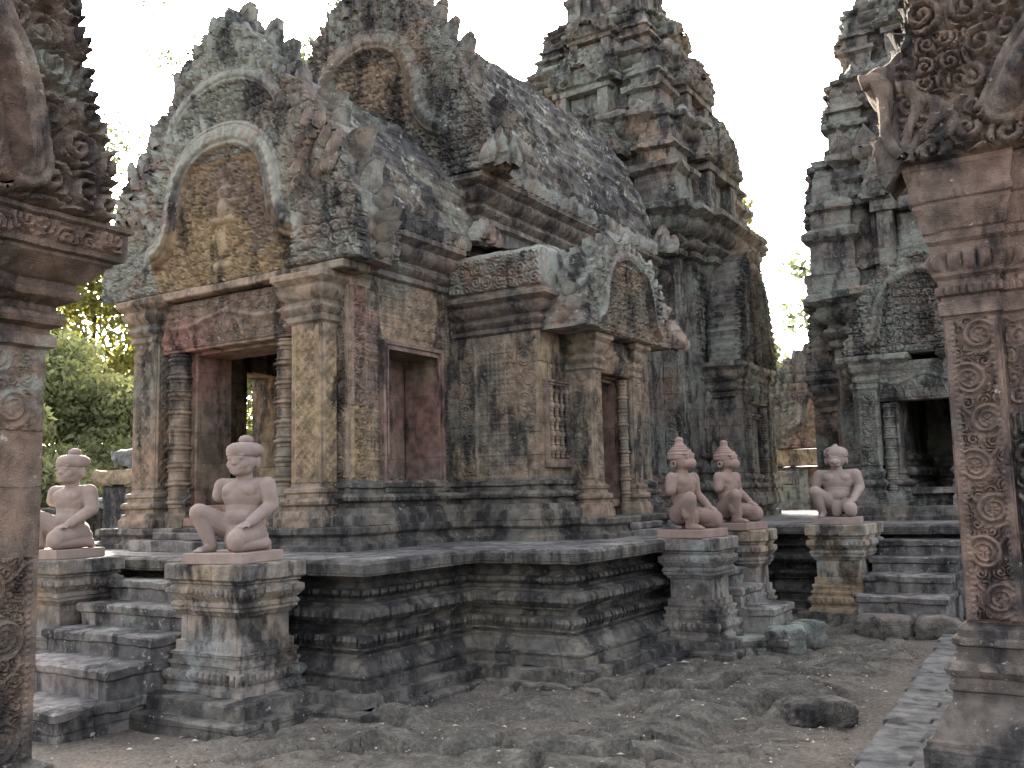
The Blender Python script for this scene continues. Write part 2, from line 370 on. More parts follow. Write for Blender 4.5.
    if leaf and rows:
        rg = np.random.default_rng(seed + 1)
        lw_, lh_ = leaf[0] * .72, leaf[1] * .72
        for C_, rws in ((c1, [bw * .8 + lh_ * .72 * i_ for i_ in range(7)]), (smooth_poly([(x * W2, z * Hh) for x, z in arch2]) if arch2 else None, [bw * .5 + lh_ * .72 * i_ for i_ in range(5)])):
            if C_ is None: continue
            Cr, sc = resample(C_, .02); tg = np.gradient(Cr, axis=0); tg /= np.linalg.norm(tg, axis=1)[:, None]; nm = np.stack([tg[:, 1], -tg[:, 0]], -1)
            for ri, dd in enumerate(rws):
                pos = .02 + lw_ * .5 * (ri % 2)
                while pos < sc[-1]:
                    k_ = int(np.searchsorted(sc, pos).clip(0, len(sc) - 1)); pos += lw_ * 1.02
                    for sx_ in (1, -1):
                        q_ = Cr[k_] + nm[k_] * dd; n_ = nm[k_] + np.array([0, .5]); an = math.atan2(sx_ * n_[0], n_[1]) + rg.uniform(-.3, .3)
                        if q_[0] < -.02 or rg.random() < .06: continue
                        if not inside(poly, np.array([[sx_ * q_[0] + lh_ * .5 * math.sin(an)]]), np.array([[q_[1] + lh_ * .5]]))[0, 0]: continue
                        if C_ is c1 and arch2 and q_[1] > arch2[0][1] * Hh and q_[0] < arch2[0][0] * W2 * 1.02: continue
                        kk = rg.uniform(.8, 1.2); Vl, Ql = leaf_mesh(lw_ * kk, lh_ * kk * rg.uniform(.8, 1.2), lw_ * .62); Vl = Vl + [0, -.03 - rg.uniform(0, .02), 0]; ca, sa = math.cos(an), math.sin(an)
                        Vl = np.stack([Vl[:, 0] * ca + Vl[:, 2] * sa + sx_ * q_[0], Vl[:, 1] - .015 * ri, -Vl[:, 0] * sa + Vl[:, 2] * ca + q_[1]], -1); m.add(Vl, Ql, None, T)
    m.build('carved_border', base, o, amp=0, sharp=70)
    m = M(); tm = ins2 & (below | np.roll(below, 1, 0) | np.roll(below, 1, 1) | np.roll(below, -1, 1)) & (Z < arch[-1][1] * Hh * .86)
    grid(m, X, -.012 - H, Z, tm, T)
    m.build('tympanum', gold, o, amp=0, sharp=70)
    return o
def leaf_mesh(w, h, t):      # a pointed antefix leaf, faces -Y, base at z=0
    k = np.linspace(0, 1, 9); hw = w / 2 * np.array([.8, .95, 1, .95, .82, .62, .4, .2, .02]); z = h * k
    y = -t * .25 - t * .55 * np.sin(np.pi * (k * .8 + .15))
    V = []
    for a in range(9):
        V += [(-hw[a], t * .3, z[a]), (-hw[a], 0, z[a]), (-hw[a] * .55, y[a] * .45, z[a]), (0, y[a], z[a]), (hw[a] * .55, y[a] * .45, z[a]), (hw[a], 0, z[a]), (hw[a], t * .3, z[a])]
    idx = np.arange(63).reshape(9, 7)
    Q = np.stack([idx[:-1], np.roll(idx, -1, 1)[:-1], np.roll(idx, -1, 1)[1:], idx[1:]], -1).reshape(-1, 4)
    return np.array(V), Q
def antefix_row(root, mat, p0, p1, n, w, h, t, rot, jit=.1, skip=0.08, name='antefix'):
    m = M(); V, Q = leaf_mesh(w, h, t); m.add(V, Q); proto = None
    for i in range(n):
        if rng.random() < skip: continue
        f = (i + .5) / n; p = [p0[k] + (p1[k] - p0[k]) * f for k in range(3)]
        if proto is None: o = m.build(name, mat, root, amp=.006, freq=11, local=True); proto = o
        else: o = proto.copy(); COL.objects.link(o); o.parent = root
        L = wloc(root); s = 1 + rng.uniform(-jit, jit)
        o.location = (p[0] - L[0], p[1] - L[1], p[2] - L[2]); o.rotation_euler = (rng.uniform(-.06, .06), rng.uniform(-.08, .08), R(rot) + rng.uniform(-.1, .1)); o.scale = (s, s, s * (1 + rng.uniform(-.2, .15)))

# ------------------------------------------------------------ materials
def nodes(name):
    m = bpy.data.materials.new(name); m.use_nodes = True; t = m.node_tree; t.nodes.clear(); return m, t
def stone(name, c1, c2, c3=None, stain=.5, black=(.02, .02, .021), lichen=0.0, lc=(.27, .29, .245), pale=.25, pc=(.46, .45, .40), psc=24, block=(.62, .3), joint=.5, carve=.25, cs=16, rough=.55, grain=.5):
    m, t = nodes(name); N = t.nodes.new; L = t.links.new
    geo = N('ShaderNodeNewGeometry'); P = geo.outputs['Position']
    def mp(sc, off=(0, 0, 0)):
        n = N('ShaderNodeMapping'); n.inputs['Scale'].default_value = sc; n.inputs['Location'].default_value = off; L(P, n.inputs[0]); return n.outputs[0]
    def noise(sc, det=4, vec=None, ro=.6, dist=0):
        n = N('ShaderNodeTexNoise'); n.inputs['Scale'].default_value = sc; n.inputs['Detail'].default_value = det; n.inputs['Roughness'].default_value = ro; n.inputs['Distortion'].default_value = dist
        L(vec or P, n.inputs['Vector']); return n.outputs['Fac']
    def rng_(v, a, b, lo=0, hi=1):
        n = N('ShaderNodeMapRange'); n.interpolation_type = 'SMOOTHSTEP'; n.inputs[1].default_value = a; n.inputs[2].default_value = b; n.inputs[3].default_value = lo; n.inputs[4].default_value = hi
        L(v, n.inputs[0]); return n.outputs[0]
    def mix(f, a, b, mode='MIX'):
        n = N('ShaderNodeMix'); n.data_type = 'RGBA'; n.blend_type = mode
        if isinstance(f, float): n.inputs[0].default_value = f
        else: L(f, n.inputs[0])
        for k, v in ((6, a), (7, b)):
            if isinstance(v, tuple): n.inputs[k].default_value = v + (1,)
            else: L(v, n.inputs[k])
        return n.outputs[2]
    def math_(op, a, b=None):
        n = N('ShaderNodeMath'); n.operation = op
        for k, v in ((0, a), (1, b)):
            if v is None: continue
            if isinstance(v, (int, float)): n.inputs[k].default_value = v
            else: L(v, n.inputs[k])
        return n.outputs[0]
    sep = N('ShaderNodeSeparateXYZ'); L(P, sep.inputs[0])
    com = N('ShaderNodeCombineXYZ'); L(math_('ADD', sep.outputs[0], sep.outputs[1]), com.inputs[0]); L(sep.outputs[2], com.inputs[1])
    warp = N('ShaderNodeVectorMath'); warp.operation = 'ADD'; nz = N('ShaderNodeTexNoise'); nz.inputs['Scale'].default_value = 3.0; L(P, nz.inputs['Vector'])
    wm = N('ShaderNodeVectorMath'); wm.operation = 'SCALE'; wm.inputs['Scale'].default_value = .035; L(nz.outputs['Color'], wm.inputs[0]); L(com.outputs[0], warp.inputs[0]); L(wm.outputs[0], warp.inputs[1])
    br = N('ShaderNodeTexBrick'); br.inputs['Scale'].default_value = 1.0; br.inputs['Brick Width'].default_value = block[0]; br.inputs['Row Height'].default_value = block[1]
    br.inputs['Mortar Size'].default_value = .007; br.inputs['Mortar Smooth'].default_value = .4; br.inputs['Color1'].default_value = (.62, .62, .63, 1); br.inputs['Color2'].default_value = (1.38, 1.34, 1.28, 1); br.inputs['Mortar'].default_value = (.4, .39, .37, 1)
    br.offset = .5; L(warp.outputs[0], br.inputs['Vector'])
    col = mix(rng_(noise(1.1, 3), .38, .62), c1, c2)
    if c3: col = mix(rng_(noise(.8, 4, mp((1, 1, 1), (7, 3, 5))), .52, .66), col, c3)
    tone = (.5, .5, .5) if rough > .2 else (.82, .82, .82)
    if joint: col = mix(min(1.0, joint), col, br.outputs['Color'], 'MULTIPLY')
    col = mix(.8, col, mix(rng_(noise(9, 4), .3, .7), tone, (1.45, 1.42, 1.36) if rough > .2 else (1.12, 1.11, 1.1)), 'MULTIPLY')
    if lichen:
        f = math_('MULTIPLY', rng_(noise(1.5, 6, mp((1, 1, 1), (3, 9, 1)), .7), .58 - .28 * lichen, .70 - .2 * lichen), rng_(noise(14, 4), .35, .6, .35, 1))
        col = mix(math_('MULTIPLY', f, .85), col, lc)
    if stain:
        a = rng_(noise(2.0, 6, mp((1.6, 1.6, .55), (1, 5, 2)), .65), .63 - .3 * stain, .74 - .3 * stain)
        b = rng_(noise(11, 5, None, .7), .3, .62, .45, 1)
        col = mix(math_('MULTIPLY', math_('MULTIPLY', a, b), .93), col, black)
    if pale:
        f = math_('MULTIPLY', rng_(noise(psc, 4, None, .6), .66 - .16 * pale, .74 - .12 * pale), rng_(noise(2.6, 4, mp((1, 1, 1), (11, 2, 8))), .44, .62))
        col = mix(math_('MULTIPLY', f, .75), col, pc)
    v = N('ShaderNodeTexVoronoi'); v.feature = 'F1'; v.inputs['Scale'].default_value = cs
    wv = N('ShaderNodeVectorMath'); wv.operation = 'ADD'; ws = N('ShaderNodeVectorMath'); ws.operation = 'SCALE'; ws.inputs['Scale'].default_value = .12
    n3 = N('ShaderNodeTexNoise'); n3.inputs['Scale'].default_value = 7; L(P, n3.inputs['Vector']); L(n3.outputs['Color'], ws.inputs[0]); L(P, wv.inputs[0]); L(ws.outputs[0], wv.inputs[1]); L(wv.outputs[0], v.inputs['Vector'])
    h = math_('MULTIPLY', noise(26, 4, None, .68), rough)
    if carve: h = math_('ADD', h, math_('MULTIPLY', math_('SINE', math_('MULTIPLY', v.outputs['Distance'], 22.0)), carve * .5))
    h = math_('ADD', h, math_('MULTIPLY', noise(120, 1, None, .7), grain * .25))
    if joint: h = math_('SUBTRACT', h, math_('MULTIPLY', br.outputs['Fac'], 1.3 * joint))
    bp = N('ShaderNodeBump'); bp.inputs['Strength'].default_value = .85; bp.inputs['Distance'].default_value = .022; L(h, bp.inputs['Height'])
    bs = N('ShaderNodeBsdfPrincipled'); L(col, bs.inputs['Base Color']); bs.inputs['Roughness'].default_value = .92; bs.inputs['Specular IOR Level'].default_value = .18; L(bp.outputs[0], bs.inputs['Normal'])
    o = N('ShaderNodeOutputMaterial'); L(bs.outputs[0], o.inputs[0]); return m
PINK, OCH, GREY, DK, RED = (.24, .18, .132), (.285, .225, .143), (.165, .153, .125), (.085, .08, .078), (.19, .148, .115)
mt = dict(
    wall=stone('weathered sandstone wall', PINK, GREY, OCH, stain=.5, pale=.15, carve=.35, joint=.55),
    carved=stone('carved sandstone', PINK, GREY, (.22, .17, .13), stain=.45, pale=.15, joint=0, carve=.12, cs=30),
    ochre=stone('ochre carved sandstone', (.29, .222, .138), (.255, .188, .125), (.19, .15, .122), stain=.3, pale=.1, joint=0, carve=.12, cs=40, rough=.35),
    red=stone('red sandstone', RED, (.22, .13, .11), (.2, .15, .13), stain=.3, pale=.1, joint=.25, carve=.15, cs=30),
    base=stone('black weathered base stone', (.135, .126, .112), (.085, .08, .074), (.175, .155, .128), stain=.58, pale=.22, carve=.12, joint=.4, block=(.8, .9)),
    corn=stone('weathered cornice stone', (.165, .14, .12), (.11, .1, .092), (.2, .15, .12), stain=.48, pale=.2, lichen=.1, joint=.35, carve=.1, block=(.7, 1.2)),
    slab=stone('worn slab stone', (.19, .175, .165), (.12, .115, .115), stain=.45, pale=.4, lichen=.2, carve=.0, joint=.5, block=(.7, 3.0)),
    roof=stone('lichen roof stone', (.13, .12, .11), (.09, .085, .085), (.17, .15, .12), stain=.55, pale=.9, psc=11, lichen=.22, lc=(.24, .26, .2), carve=.3, joint=.45, block=(.35, .16), rough=1.3),
    ped=stone('lichen pediment stone', (.2, .165, .14), (.145, .135, .125), (.22, .16, .13), stain=.42, pale=.35, lichen=.62, carve=.12, cs=26, joint=.25, block=(.9, .7)),
    tower=stone('tower stone', (.17, .145, .125), (.125, .115, .105), (.22, .165, .125), stain=.48, pale=.3, lichen=.5, lc=(.225, .245, .205), carve=.4, cs=14, joint=.55, block=(.45, .24), rough=.8),
    statue=stone('smooth pink sandstone', (.31, .24, .205), (.26, .203, .175), stain=.04, pale=.0, joint=0, carve=0, rough=.12, grain=.3),
    statue2=stone('smooth red sandstone', (.29, .205, .17), (.245, .176, .147), stain=.06, pale=.0, joint=0, carve=0, rough=.12, grain=.3),
    statue3=stone('grey pink sandstone', (.30, .236, .2), (.25, .2, .172), stain=.2, pale=.0, joint=0, carve=0, rough=.12, grain=.3),
    pedst=stone('pedestal stone', (.22, .195, .17), (.15, .14, .13), (.28, .215, .145), stain=.45, pale=.3, lichen=.3, lc=(.3, .32, .30), carve=.1, joint=.35, block=(.5, .4)),
    near=stone('near reddish sandstone', (.185, .128, .103), (.15, .115, .097), (.12, .105, .095), stain=.45, pale=.1, joint=.2, carve=.12, cs=34, block=(1.4, .75)),
    neard=stone('near dark sandstone', (.145, .112, .092), (.105, .092, .08), (.17, .118, .09), stain=.5, pale=.2, lichen=.12, joint=.2, carve=.12, cs=34, block=(1.4, .75)),
    neardk=stone('near blackened sandstone', (.13, .11, .095), (.09, .08, .073), (.17, .14, .12), stain=.6, pale=.25, joint=.1, carve=.1, cs=34, block=(1.4, .75)),
    grey=stone('grey sandstone paving', (.15, .146, .138), (.11, .108, .104), stain=.25, pale=.15, joint=0, carve=0, rough=.4),
    rock=stone('laterite rock', (.17, .15, .132), (.11, .098, .088), (.19, .155, .13), stain=.4, pale=.3, joint=0, carve=.3, cs=20, rough=1.3),
    mossy=stone('mossy green block', (.16, .17, .15), (.12, .12, .11), (.19, .21, .18), stain=.4, pale=.3, lichen=.15, lc=(.2, .23, .2), joint=0, carve=.1, rough=1.1),
)

# ------------------------------------------------------------ profiles
def wbase(z, h, o): return [(o, z), (o, z + .2 * h), (o * .82, z + .26 * h), (o * .78, z + .36 * h), (o * .45, z + .4 * h), (o * .45, z + .48 * h), (o * .78, z + .53 * h, .012, .07), (o * .84, z + .6 * h, .014, .07), (o * .7, z + .66 * h), (o * .32, z + .69 * h), (o * .32, z + .78 * h), (o * .5, z + .82 * h), (o * .5, z + .9 * h), (o * .1, z + .94 * h), (0, z + h)]
def cornice(z, h, o): return [(0, z), (.22 * o, z + .05 * h), (.22 * o, z + .15 * h), (.1 * o, z + .18 * h), (.34 * o, z + .25 * h, .008, .05), (.42 * o, z + .31 * h, .012, .05), (.34 * o, z + .37 * h), (.2 * o, z + .4 * h), (.2 * o, z + .45 * h), (.5 * o, z + .52 * h), (.68 * o, z + .62 * h, .008, .09), (.72 * o, z + .69 * h), (.6 * o, z + .71 * h), (.6 * o, z + .76 * h), (.85 * o, z + .83 * h), (o, z + .87 * h), (o, z + .97 * h), (.93 * o, z + h)]
FACE_Y, FACE_X = 0, 90

# ------------------------------------------------------------ ground
def axis(a, b, step, lo, hi):
    k = np.arange(a, b + step / 2, step); L = a - np.geomspace(step * 2, a - lo, 22)[::-1]; H = b + np.geomspace(step * 2, hi - b, 22)
    return np.concatenate([L, k, H])
gx = axis(-7.2, .4, .022, -260, 200); gy = axis(2.6, 11.6, .022, -60, 400)
X, Y = np.meshgrid(gx, gy)
q = 1.0 * X * .9 + .3 * n2(X * 2, Y * 2, 5, 3); r = Y * 1.0 + .3 * n2(X * 2 + 9, Y * 2, 6, 3)
ang = R(24); cu, cv = q * math.cos(ang) + r * math.sin(ang), -q * math.sin(ang) + r * math.cos(ang)
F1, F2, th_, rid = cells(cu * .72, cv * 1.45, .46, 21)
lump = sstep(F2 - F1 + .08 * n2(X * 7, Y * 7, 71, 3), .02, .15) * (.5 + .75 * rid)
F1b, F2b, th_, ridb = cells(X + .2 * n2(X * 3, Y * 3, 3, 2), Y, .2, 22)
wx = n2(X * .8, Y * .8, 12, 3) * .35
mask = sstep(X + wx, -1.25, -1.75) * (1 - sstep(-X + .35 * Y + wx * 2, 6.0, 6.6)) * sstep(Y + wx, 3.6, 4.4)
far = (1 - sstep(np.hypot(X + 3, Y - 7), 9, 14))
big = sstep(n2(X * .9 + 3, Y * .9, 44, 3), -.25, .3)
gz = mask * ((.04 + .095 * big) * lump - .05 + .03 * sstep(F2b - F1b, 0, .3) * ridb * big) + .028 * n2(X * 1.3, Y * 1.3, 13, 4) + (.008 + .014 * mask) * n2(X * 9, Y * 9, 14, 4) * far - .02
gz -= .05 * sstep(-X + .3 * Y, 4.2, 6) * (1 - sstep(Y, 4.2, 5.2))
gz = np.where(np.hypot(X + 4, Y - 8) > 60, -.05, gz)
def ground_mat():
    m, t = nodes('laterite ground'); N = t.nodes.new; L = t.links.new
    geo = N('ShaderNodeNewGeometry')
    def noise(s, d, ro=.6):
        n = N('ShaderNodeTexNoise'); n.inputs['Scale'].default_value = s; n.inputs['Detail'].default_value = d; n.inputs['Roughness'].default_value = ro; L(geo.outputs['Position'], n.inputs['Vector']); return n.outputs['Fac']
    def ramp(v, st):
        n = N('ShaderNodeValToRGB'); e = n.color_ramp.elements
        while len(e) < len(st): e.new(.5)
        for k, (p, c) in enumerate(st): e[k].position = p; e[k].color = c + (1,)
        L(v, n.inputs[0]); return n.outputs[0]
    at = N('ShaderNodeAttribute'); at.attribute_name = 'rocky'
    earth = ramp(noise(2.4, 5), [(.3, (.125, .108, .09)), (.55, (.17, .145, .12)), (.72, (.225, .185, .15))])
    rock = ramp(noise(6, 6, .7), [(.3, (.055, .052, .045)), (.5, (.105, .098, .083)), (.7, (.195, .182, .153))])
    mx = N('ShaderNodeMix'); mx.data_type = 'RGBA'; L(at.outputs['Fac'], mx.inputs[0]); L(earth, mx.inputs[6]); L(rock, mx.inputs[7])
    m2 = N('ShaderNodeMix'); m2.data_type = 'RGBA'; m2.blend_type = 'MULTIPLY'; m2.inputs[0].default_value = .8; L(mx.outputs[2], m2.inputs[6]); L(ramp(noise(38, 6, .75), [(.32, (.42, .42, .42)), (.5, (1, 1, 1)), (.68, (1.7, 1.64, 1.55))]), m2.inputs[7])
    b = N('ShaderNodeBump'); b.inputs['Strength'].default_value = .9; b.inputs['Distance'].default_value = .03
    ad = N('ShaderNodeMath'); ad.operation = 'ADD'; L(noise(30, 8, .7), ad.inputs[0]); v = N('ShaderNodeTexVoronoi'); v.inputs['Scale'].default_value = 42; L(geo.outputs['Position'], v.inputs['Vector'])
    ml = N('ShaderNodeMath'); ml.operation = 'MULTIPLY'; ml.inputs[1].default_value = .35; L(v.outputs['Distance'], ml.inputs[0]); L(ml.outputs[0], ad.inputs[1]); L(ad.outputs[0], b.inputs['Height'])
    p = N('ShaderNodeBsdfPrincipled'); p.inputs['Roughness'].default_value = .95; p.inputs['Specular IOR Level'].default_value = .15; L(m2.outputs[2], p.inputs['Base Color']); L(b.outputs[0], p.inputs['Normal'])
    o = N('ShaderNodeOutputMaterial'); L(p.outputs[0], o.inputs[0]); return m
m = M(); grid(m, X, Y, gz)
go = m.build('ground', ground_mat(), amp=0, smooth=True, sharp=80); tag(go, 'worn lumpy dark laterite ground with patches of brown earth', kind='structure'); 
at = go.data.attributes.new('rocky', 'FLOAT', 'POINT'); at.data.foreach_set('value', np.clip(mask * far * (.25 + .8 * lump * (.5 + .5 * big) + .3 * n2(X * 3, Y * 3, 2, 3)) + .1, 0, 1).astype(np.float32).ravel())
def gh(x, y):
    i = np.argmin(np.abs(gx - x)); j = np.argmin(np.abs(gy - y)); return gz[j, i]
m = M()
for k in range(14):
    y0 = 4.2 + k * .47; x0 = -1.14 - (y0 - 4.9) * .052
    blk(m, x0 - .06 + rng.uniform(-.012, .012), y0 + .003, -.2, x0 + .19, y0 + .467, .034 + rng.uniform(-.004, .004), b=.006, ds=.1); blk(m, x0 + .196, y0 + .003, -.2, x0 + .62, y0 + .467, .06 + rng.uniform(-.004, .004), b=.006, ds=.1)
pth = m.build('path', mt['grey'], amp=.0015); tag(pth, 'narrow grey stone paving strip along the foot of the right building', kind='structure')

# ------------------------------------------------------------ terrace with stairs
ter = thing('stone_terrace', 'dark moulded stone terrace with stairs under the ruined temple', 'terrace', (-4.39, 5.06, 0))
plan = [(-9.51, 5.06), (-4.39, 5.06), (-4.39, 6.42), (-3.46, 6.42), (-3.46, 11.4), (1.4, 11.4), (1.4, 19), (-15, 19), (-15, 11.4), (-10.44, 11.4), (-10.44, 6.42), (-9.51, 6.42)]
TZ = .97
prof = [(a_ * 1.35 if a_ < 0 else a_, b_) + tuple(1.4 * v if k_ == 0 else v for k_, v in enumerate(c_)) for a_, b_, *c_ in [(.01, .1), (.01, .165), (-.015, .17), (-.015, .185), (.0, .19), (.0, .205), (-.03, .215), (-.035, .225), (-.045, .25), (-.06, .28), (-.06, .295), (-.085, .3), (-.085, .315), (-.115, .32), (-.115, .335), (-.085, .345), (-.085, .36), (-.075, .38, .014, .055), (-.06, .41, .018, .055), (-.075, .44, .014, .055), (-.12, .45), (-.14, .46), (-.14, .5), (-.1, .51), (-.1, .525),
        (-.06, .54, .006, .075), (-.035, .575, .01, .075), (-.04, .61, .011, .075), (-.07, .64, .008, .075), (-.11, .645), (-.11, .66), (-.15, .67), (-.15, .695), (-.11, .71, .01, .05), (-.095, .73, .016, .05), (-.11, .755, .01, .05), (-.15, .765), (-.17, .8), (-.14, .855), (-.02, .862), (0, .87), (.005, .95), (-.01, .965), (-.03, TZ)]]
m = M(); mould(m, plan, prof, ds=.02); m.build('moulded_base', mt['base'], ter, amp=.0045, freq=5, sharp=30, bj=(.004, .75, 1.2))
def off(pl, d):
    P = np.array(pl, float); n = len(P); o = []
    for i in range(n):
        def rn(a, b): v = (b - a) / np.linalg.norm(b - a); return np.array([v[1], -v[0]])
        a, b = rn(P[i - 1], P[i]), rn(P[i], P[(i + 1) % n]); o.append(tuple(P[i] + d * (a + b) / (1 + a @ b)))
    return o
m = M(); mould(m, plan, [(.13, .02), (.13, .095), (.115, .105), (-.02, .106)], ds=.06, cap=False); mould(m, plan, [(.24, -.15), (.24, .005), (.22, .018), (.1, .02)], ds=.06, cap=False)
m.build('footing_course', mt['base'], ter, amp=.026, freq=2.6)
# floor paving on the terrace top: thin worn slabs
m = M(); mould(m, off(plan, -.035), [(0, TZ - .02), (-.01, TZ + .008)], ds=.15); m.build('floor_paving', mt['slab'], ter, amp=.008)
def steps(lst, T, x0, x1, back, mat=None, grow=None):
    for i, (z, yf) in enumerate(lst):
        zb = lst[i - 1][1 - 1] - .03 if i else -.2
        a, b = (x0, x1) if not grow or i >= len(grow) else (x0 - grow[i], x1 + grow[i])
        m = M(); mould(m, [(a, yf), (b, yf), (b, back), (a, back)], [(-.03, zb), (-.025, z - .075), (.0, z - .06), (.006, z - .012), (-.01, z)], ds=.06, T=T)
        m.build('step', mat or mt['slab'], ter, amp=.016, freq=5)
steps([(.13, 3.62), (.33, 3.97), (.49, 4.32), (.65, 4.60), (.81, 4.86)], None, -6.94, -5.66, 5.12, grow=[.02, .0])
def stepsX(lst, y0, y1, back, grow=()):
    for i, (z, xf) in enumerate(lst):
        zb = lst[i - 1][0] - .03 if i else -.2; g = grow[i] if i < len(grow) else 0
        m = M(); mould(m, [(back, y0 - g), (xf, y0 - g), (xf, y1 + g), (back, y1 + g)], [(-.03, zb), (-.02, (zb + z) / 2), (-.025, z - .08), (.0, z - .06), (.006, z - .012), (-.01, z)], ds=.06)
        m.build('step', mt['slab'], ter, amp=.016, freq=5)
stepsX([(.1, -2.5), (.33, -2.68), (.5, -2.97), (.66, -3.14), (.82, -3.31)], 8.67, 9.3, -3.6, grow=(.3, .02))
steps([(.33, 10.0), (.5, 10.36), (.66, 10.75), (.82, 11.08)], None, -2.28, -1.42, 11.5)

# ------------------------------------------------------------ pedestals
def pedestal(x0, y0, x1, y1, zt, label, foot=.26, zf=.13, dark=False):
    t = thing('stair_pedestal', label, 'pedestal', ((x0 + x1) / 2, (y0 + y1) / 2, 0), group='moulded pedestals flanking the stairs')
    pl = [(x0, y0), (x1, y0), (x1, y1), (x0, y1)]; k = (zt - zf) / .85
    z = lambda v: zf + v * k
    pr = [(0, z(-.02)), (0, z(.03)), (-.02, z(.04)), (-.02, z(.065)), (.0, z(.085), .012, .06), (.008, z(.11), .018, .06), (.0, z(.14), .012, .06), (-.035, z(.15)), (-.035, z(.175)), (-.025, z(.18)), (-.025, z(.2)), (-.045, z(.205)), (-.045, z(.235)), (-.035, z(.24)), (-.035, z(.26)), (-.06, z(.27)), (-.06, z(.33)), (-.085, z(.335)),
          (-.085, z(.50)), (-.07, z(.505), .006, .04), (-.055, z(.53), .006, .04), (-.04, z(.54)), (-.04, z(.56)), (-.03, z(.57)), (-.03, z(.585)), (-.045, z(.6)), (-.03, z(.62), .008, .05), (-.005, z(.65), .012, .05), (-.005, z(.69)), (-.03, z(.7)), (-.04, z(.715)), (-.025, z(.72)), (-.025, z(.735)), (-.01, z(.74)), (0, z(.75)), (.0, z(.84)), (-.012, z(.85))]
    m = M(); mould(m, pl, pr, ds=.012); m.build('moulded_shaft', mt['base'] if dark else mt['pedst'], t, amp=.005, freq=5, sharp=32)
    m = M(); mould(m, pl, [(foot * .6, .03), (foot * .6, zf - .012), (foot * .55, zf), (-.02, zf + .001)], ds=.06, cap=False); mould(m, pl, [(foot, -.2), (foot, .02), (foot * .9, .034), (foot * .4, .036)], ds=.06, cap=False)
    m.build('foot_slab', mt['base'], t, amp=.02, freq=3)
    return t
pedestal(-5.67, 4.42, -4.89, 5.01, .985, 'weathered pedestal with ochre middle band under the nearest seated guardian')
pedestal(-7.72, 4.42, -6.92, 5.01, .985, 'pedestal half hidden by the left foreground pilaster')
pedestal(-3.54, 8.06, -2.98, 8.66, .985, 'grey pedestal under the nearer monkey headed guardian', foot=.16, zf=.1)
pedestal(-3.44, 9.31, -2.98, 9.87, 1.0, 'pedestal with plain cheek under the farther monkey headed guardian', foot=.16, zf=.1)
pedestal(-2.84, 10.4, -2.22, 11.36, 1.01, 'tall ochre pedestal left of the far stairs to the dark doorway', foot=.16, zf=.1)

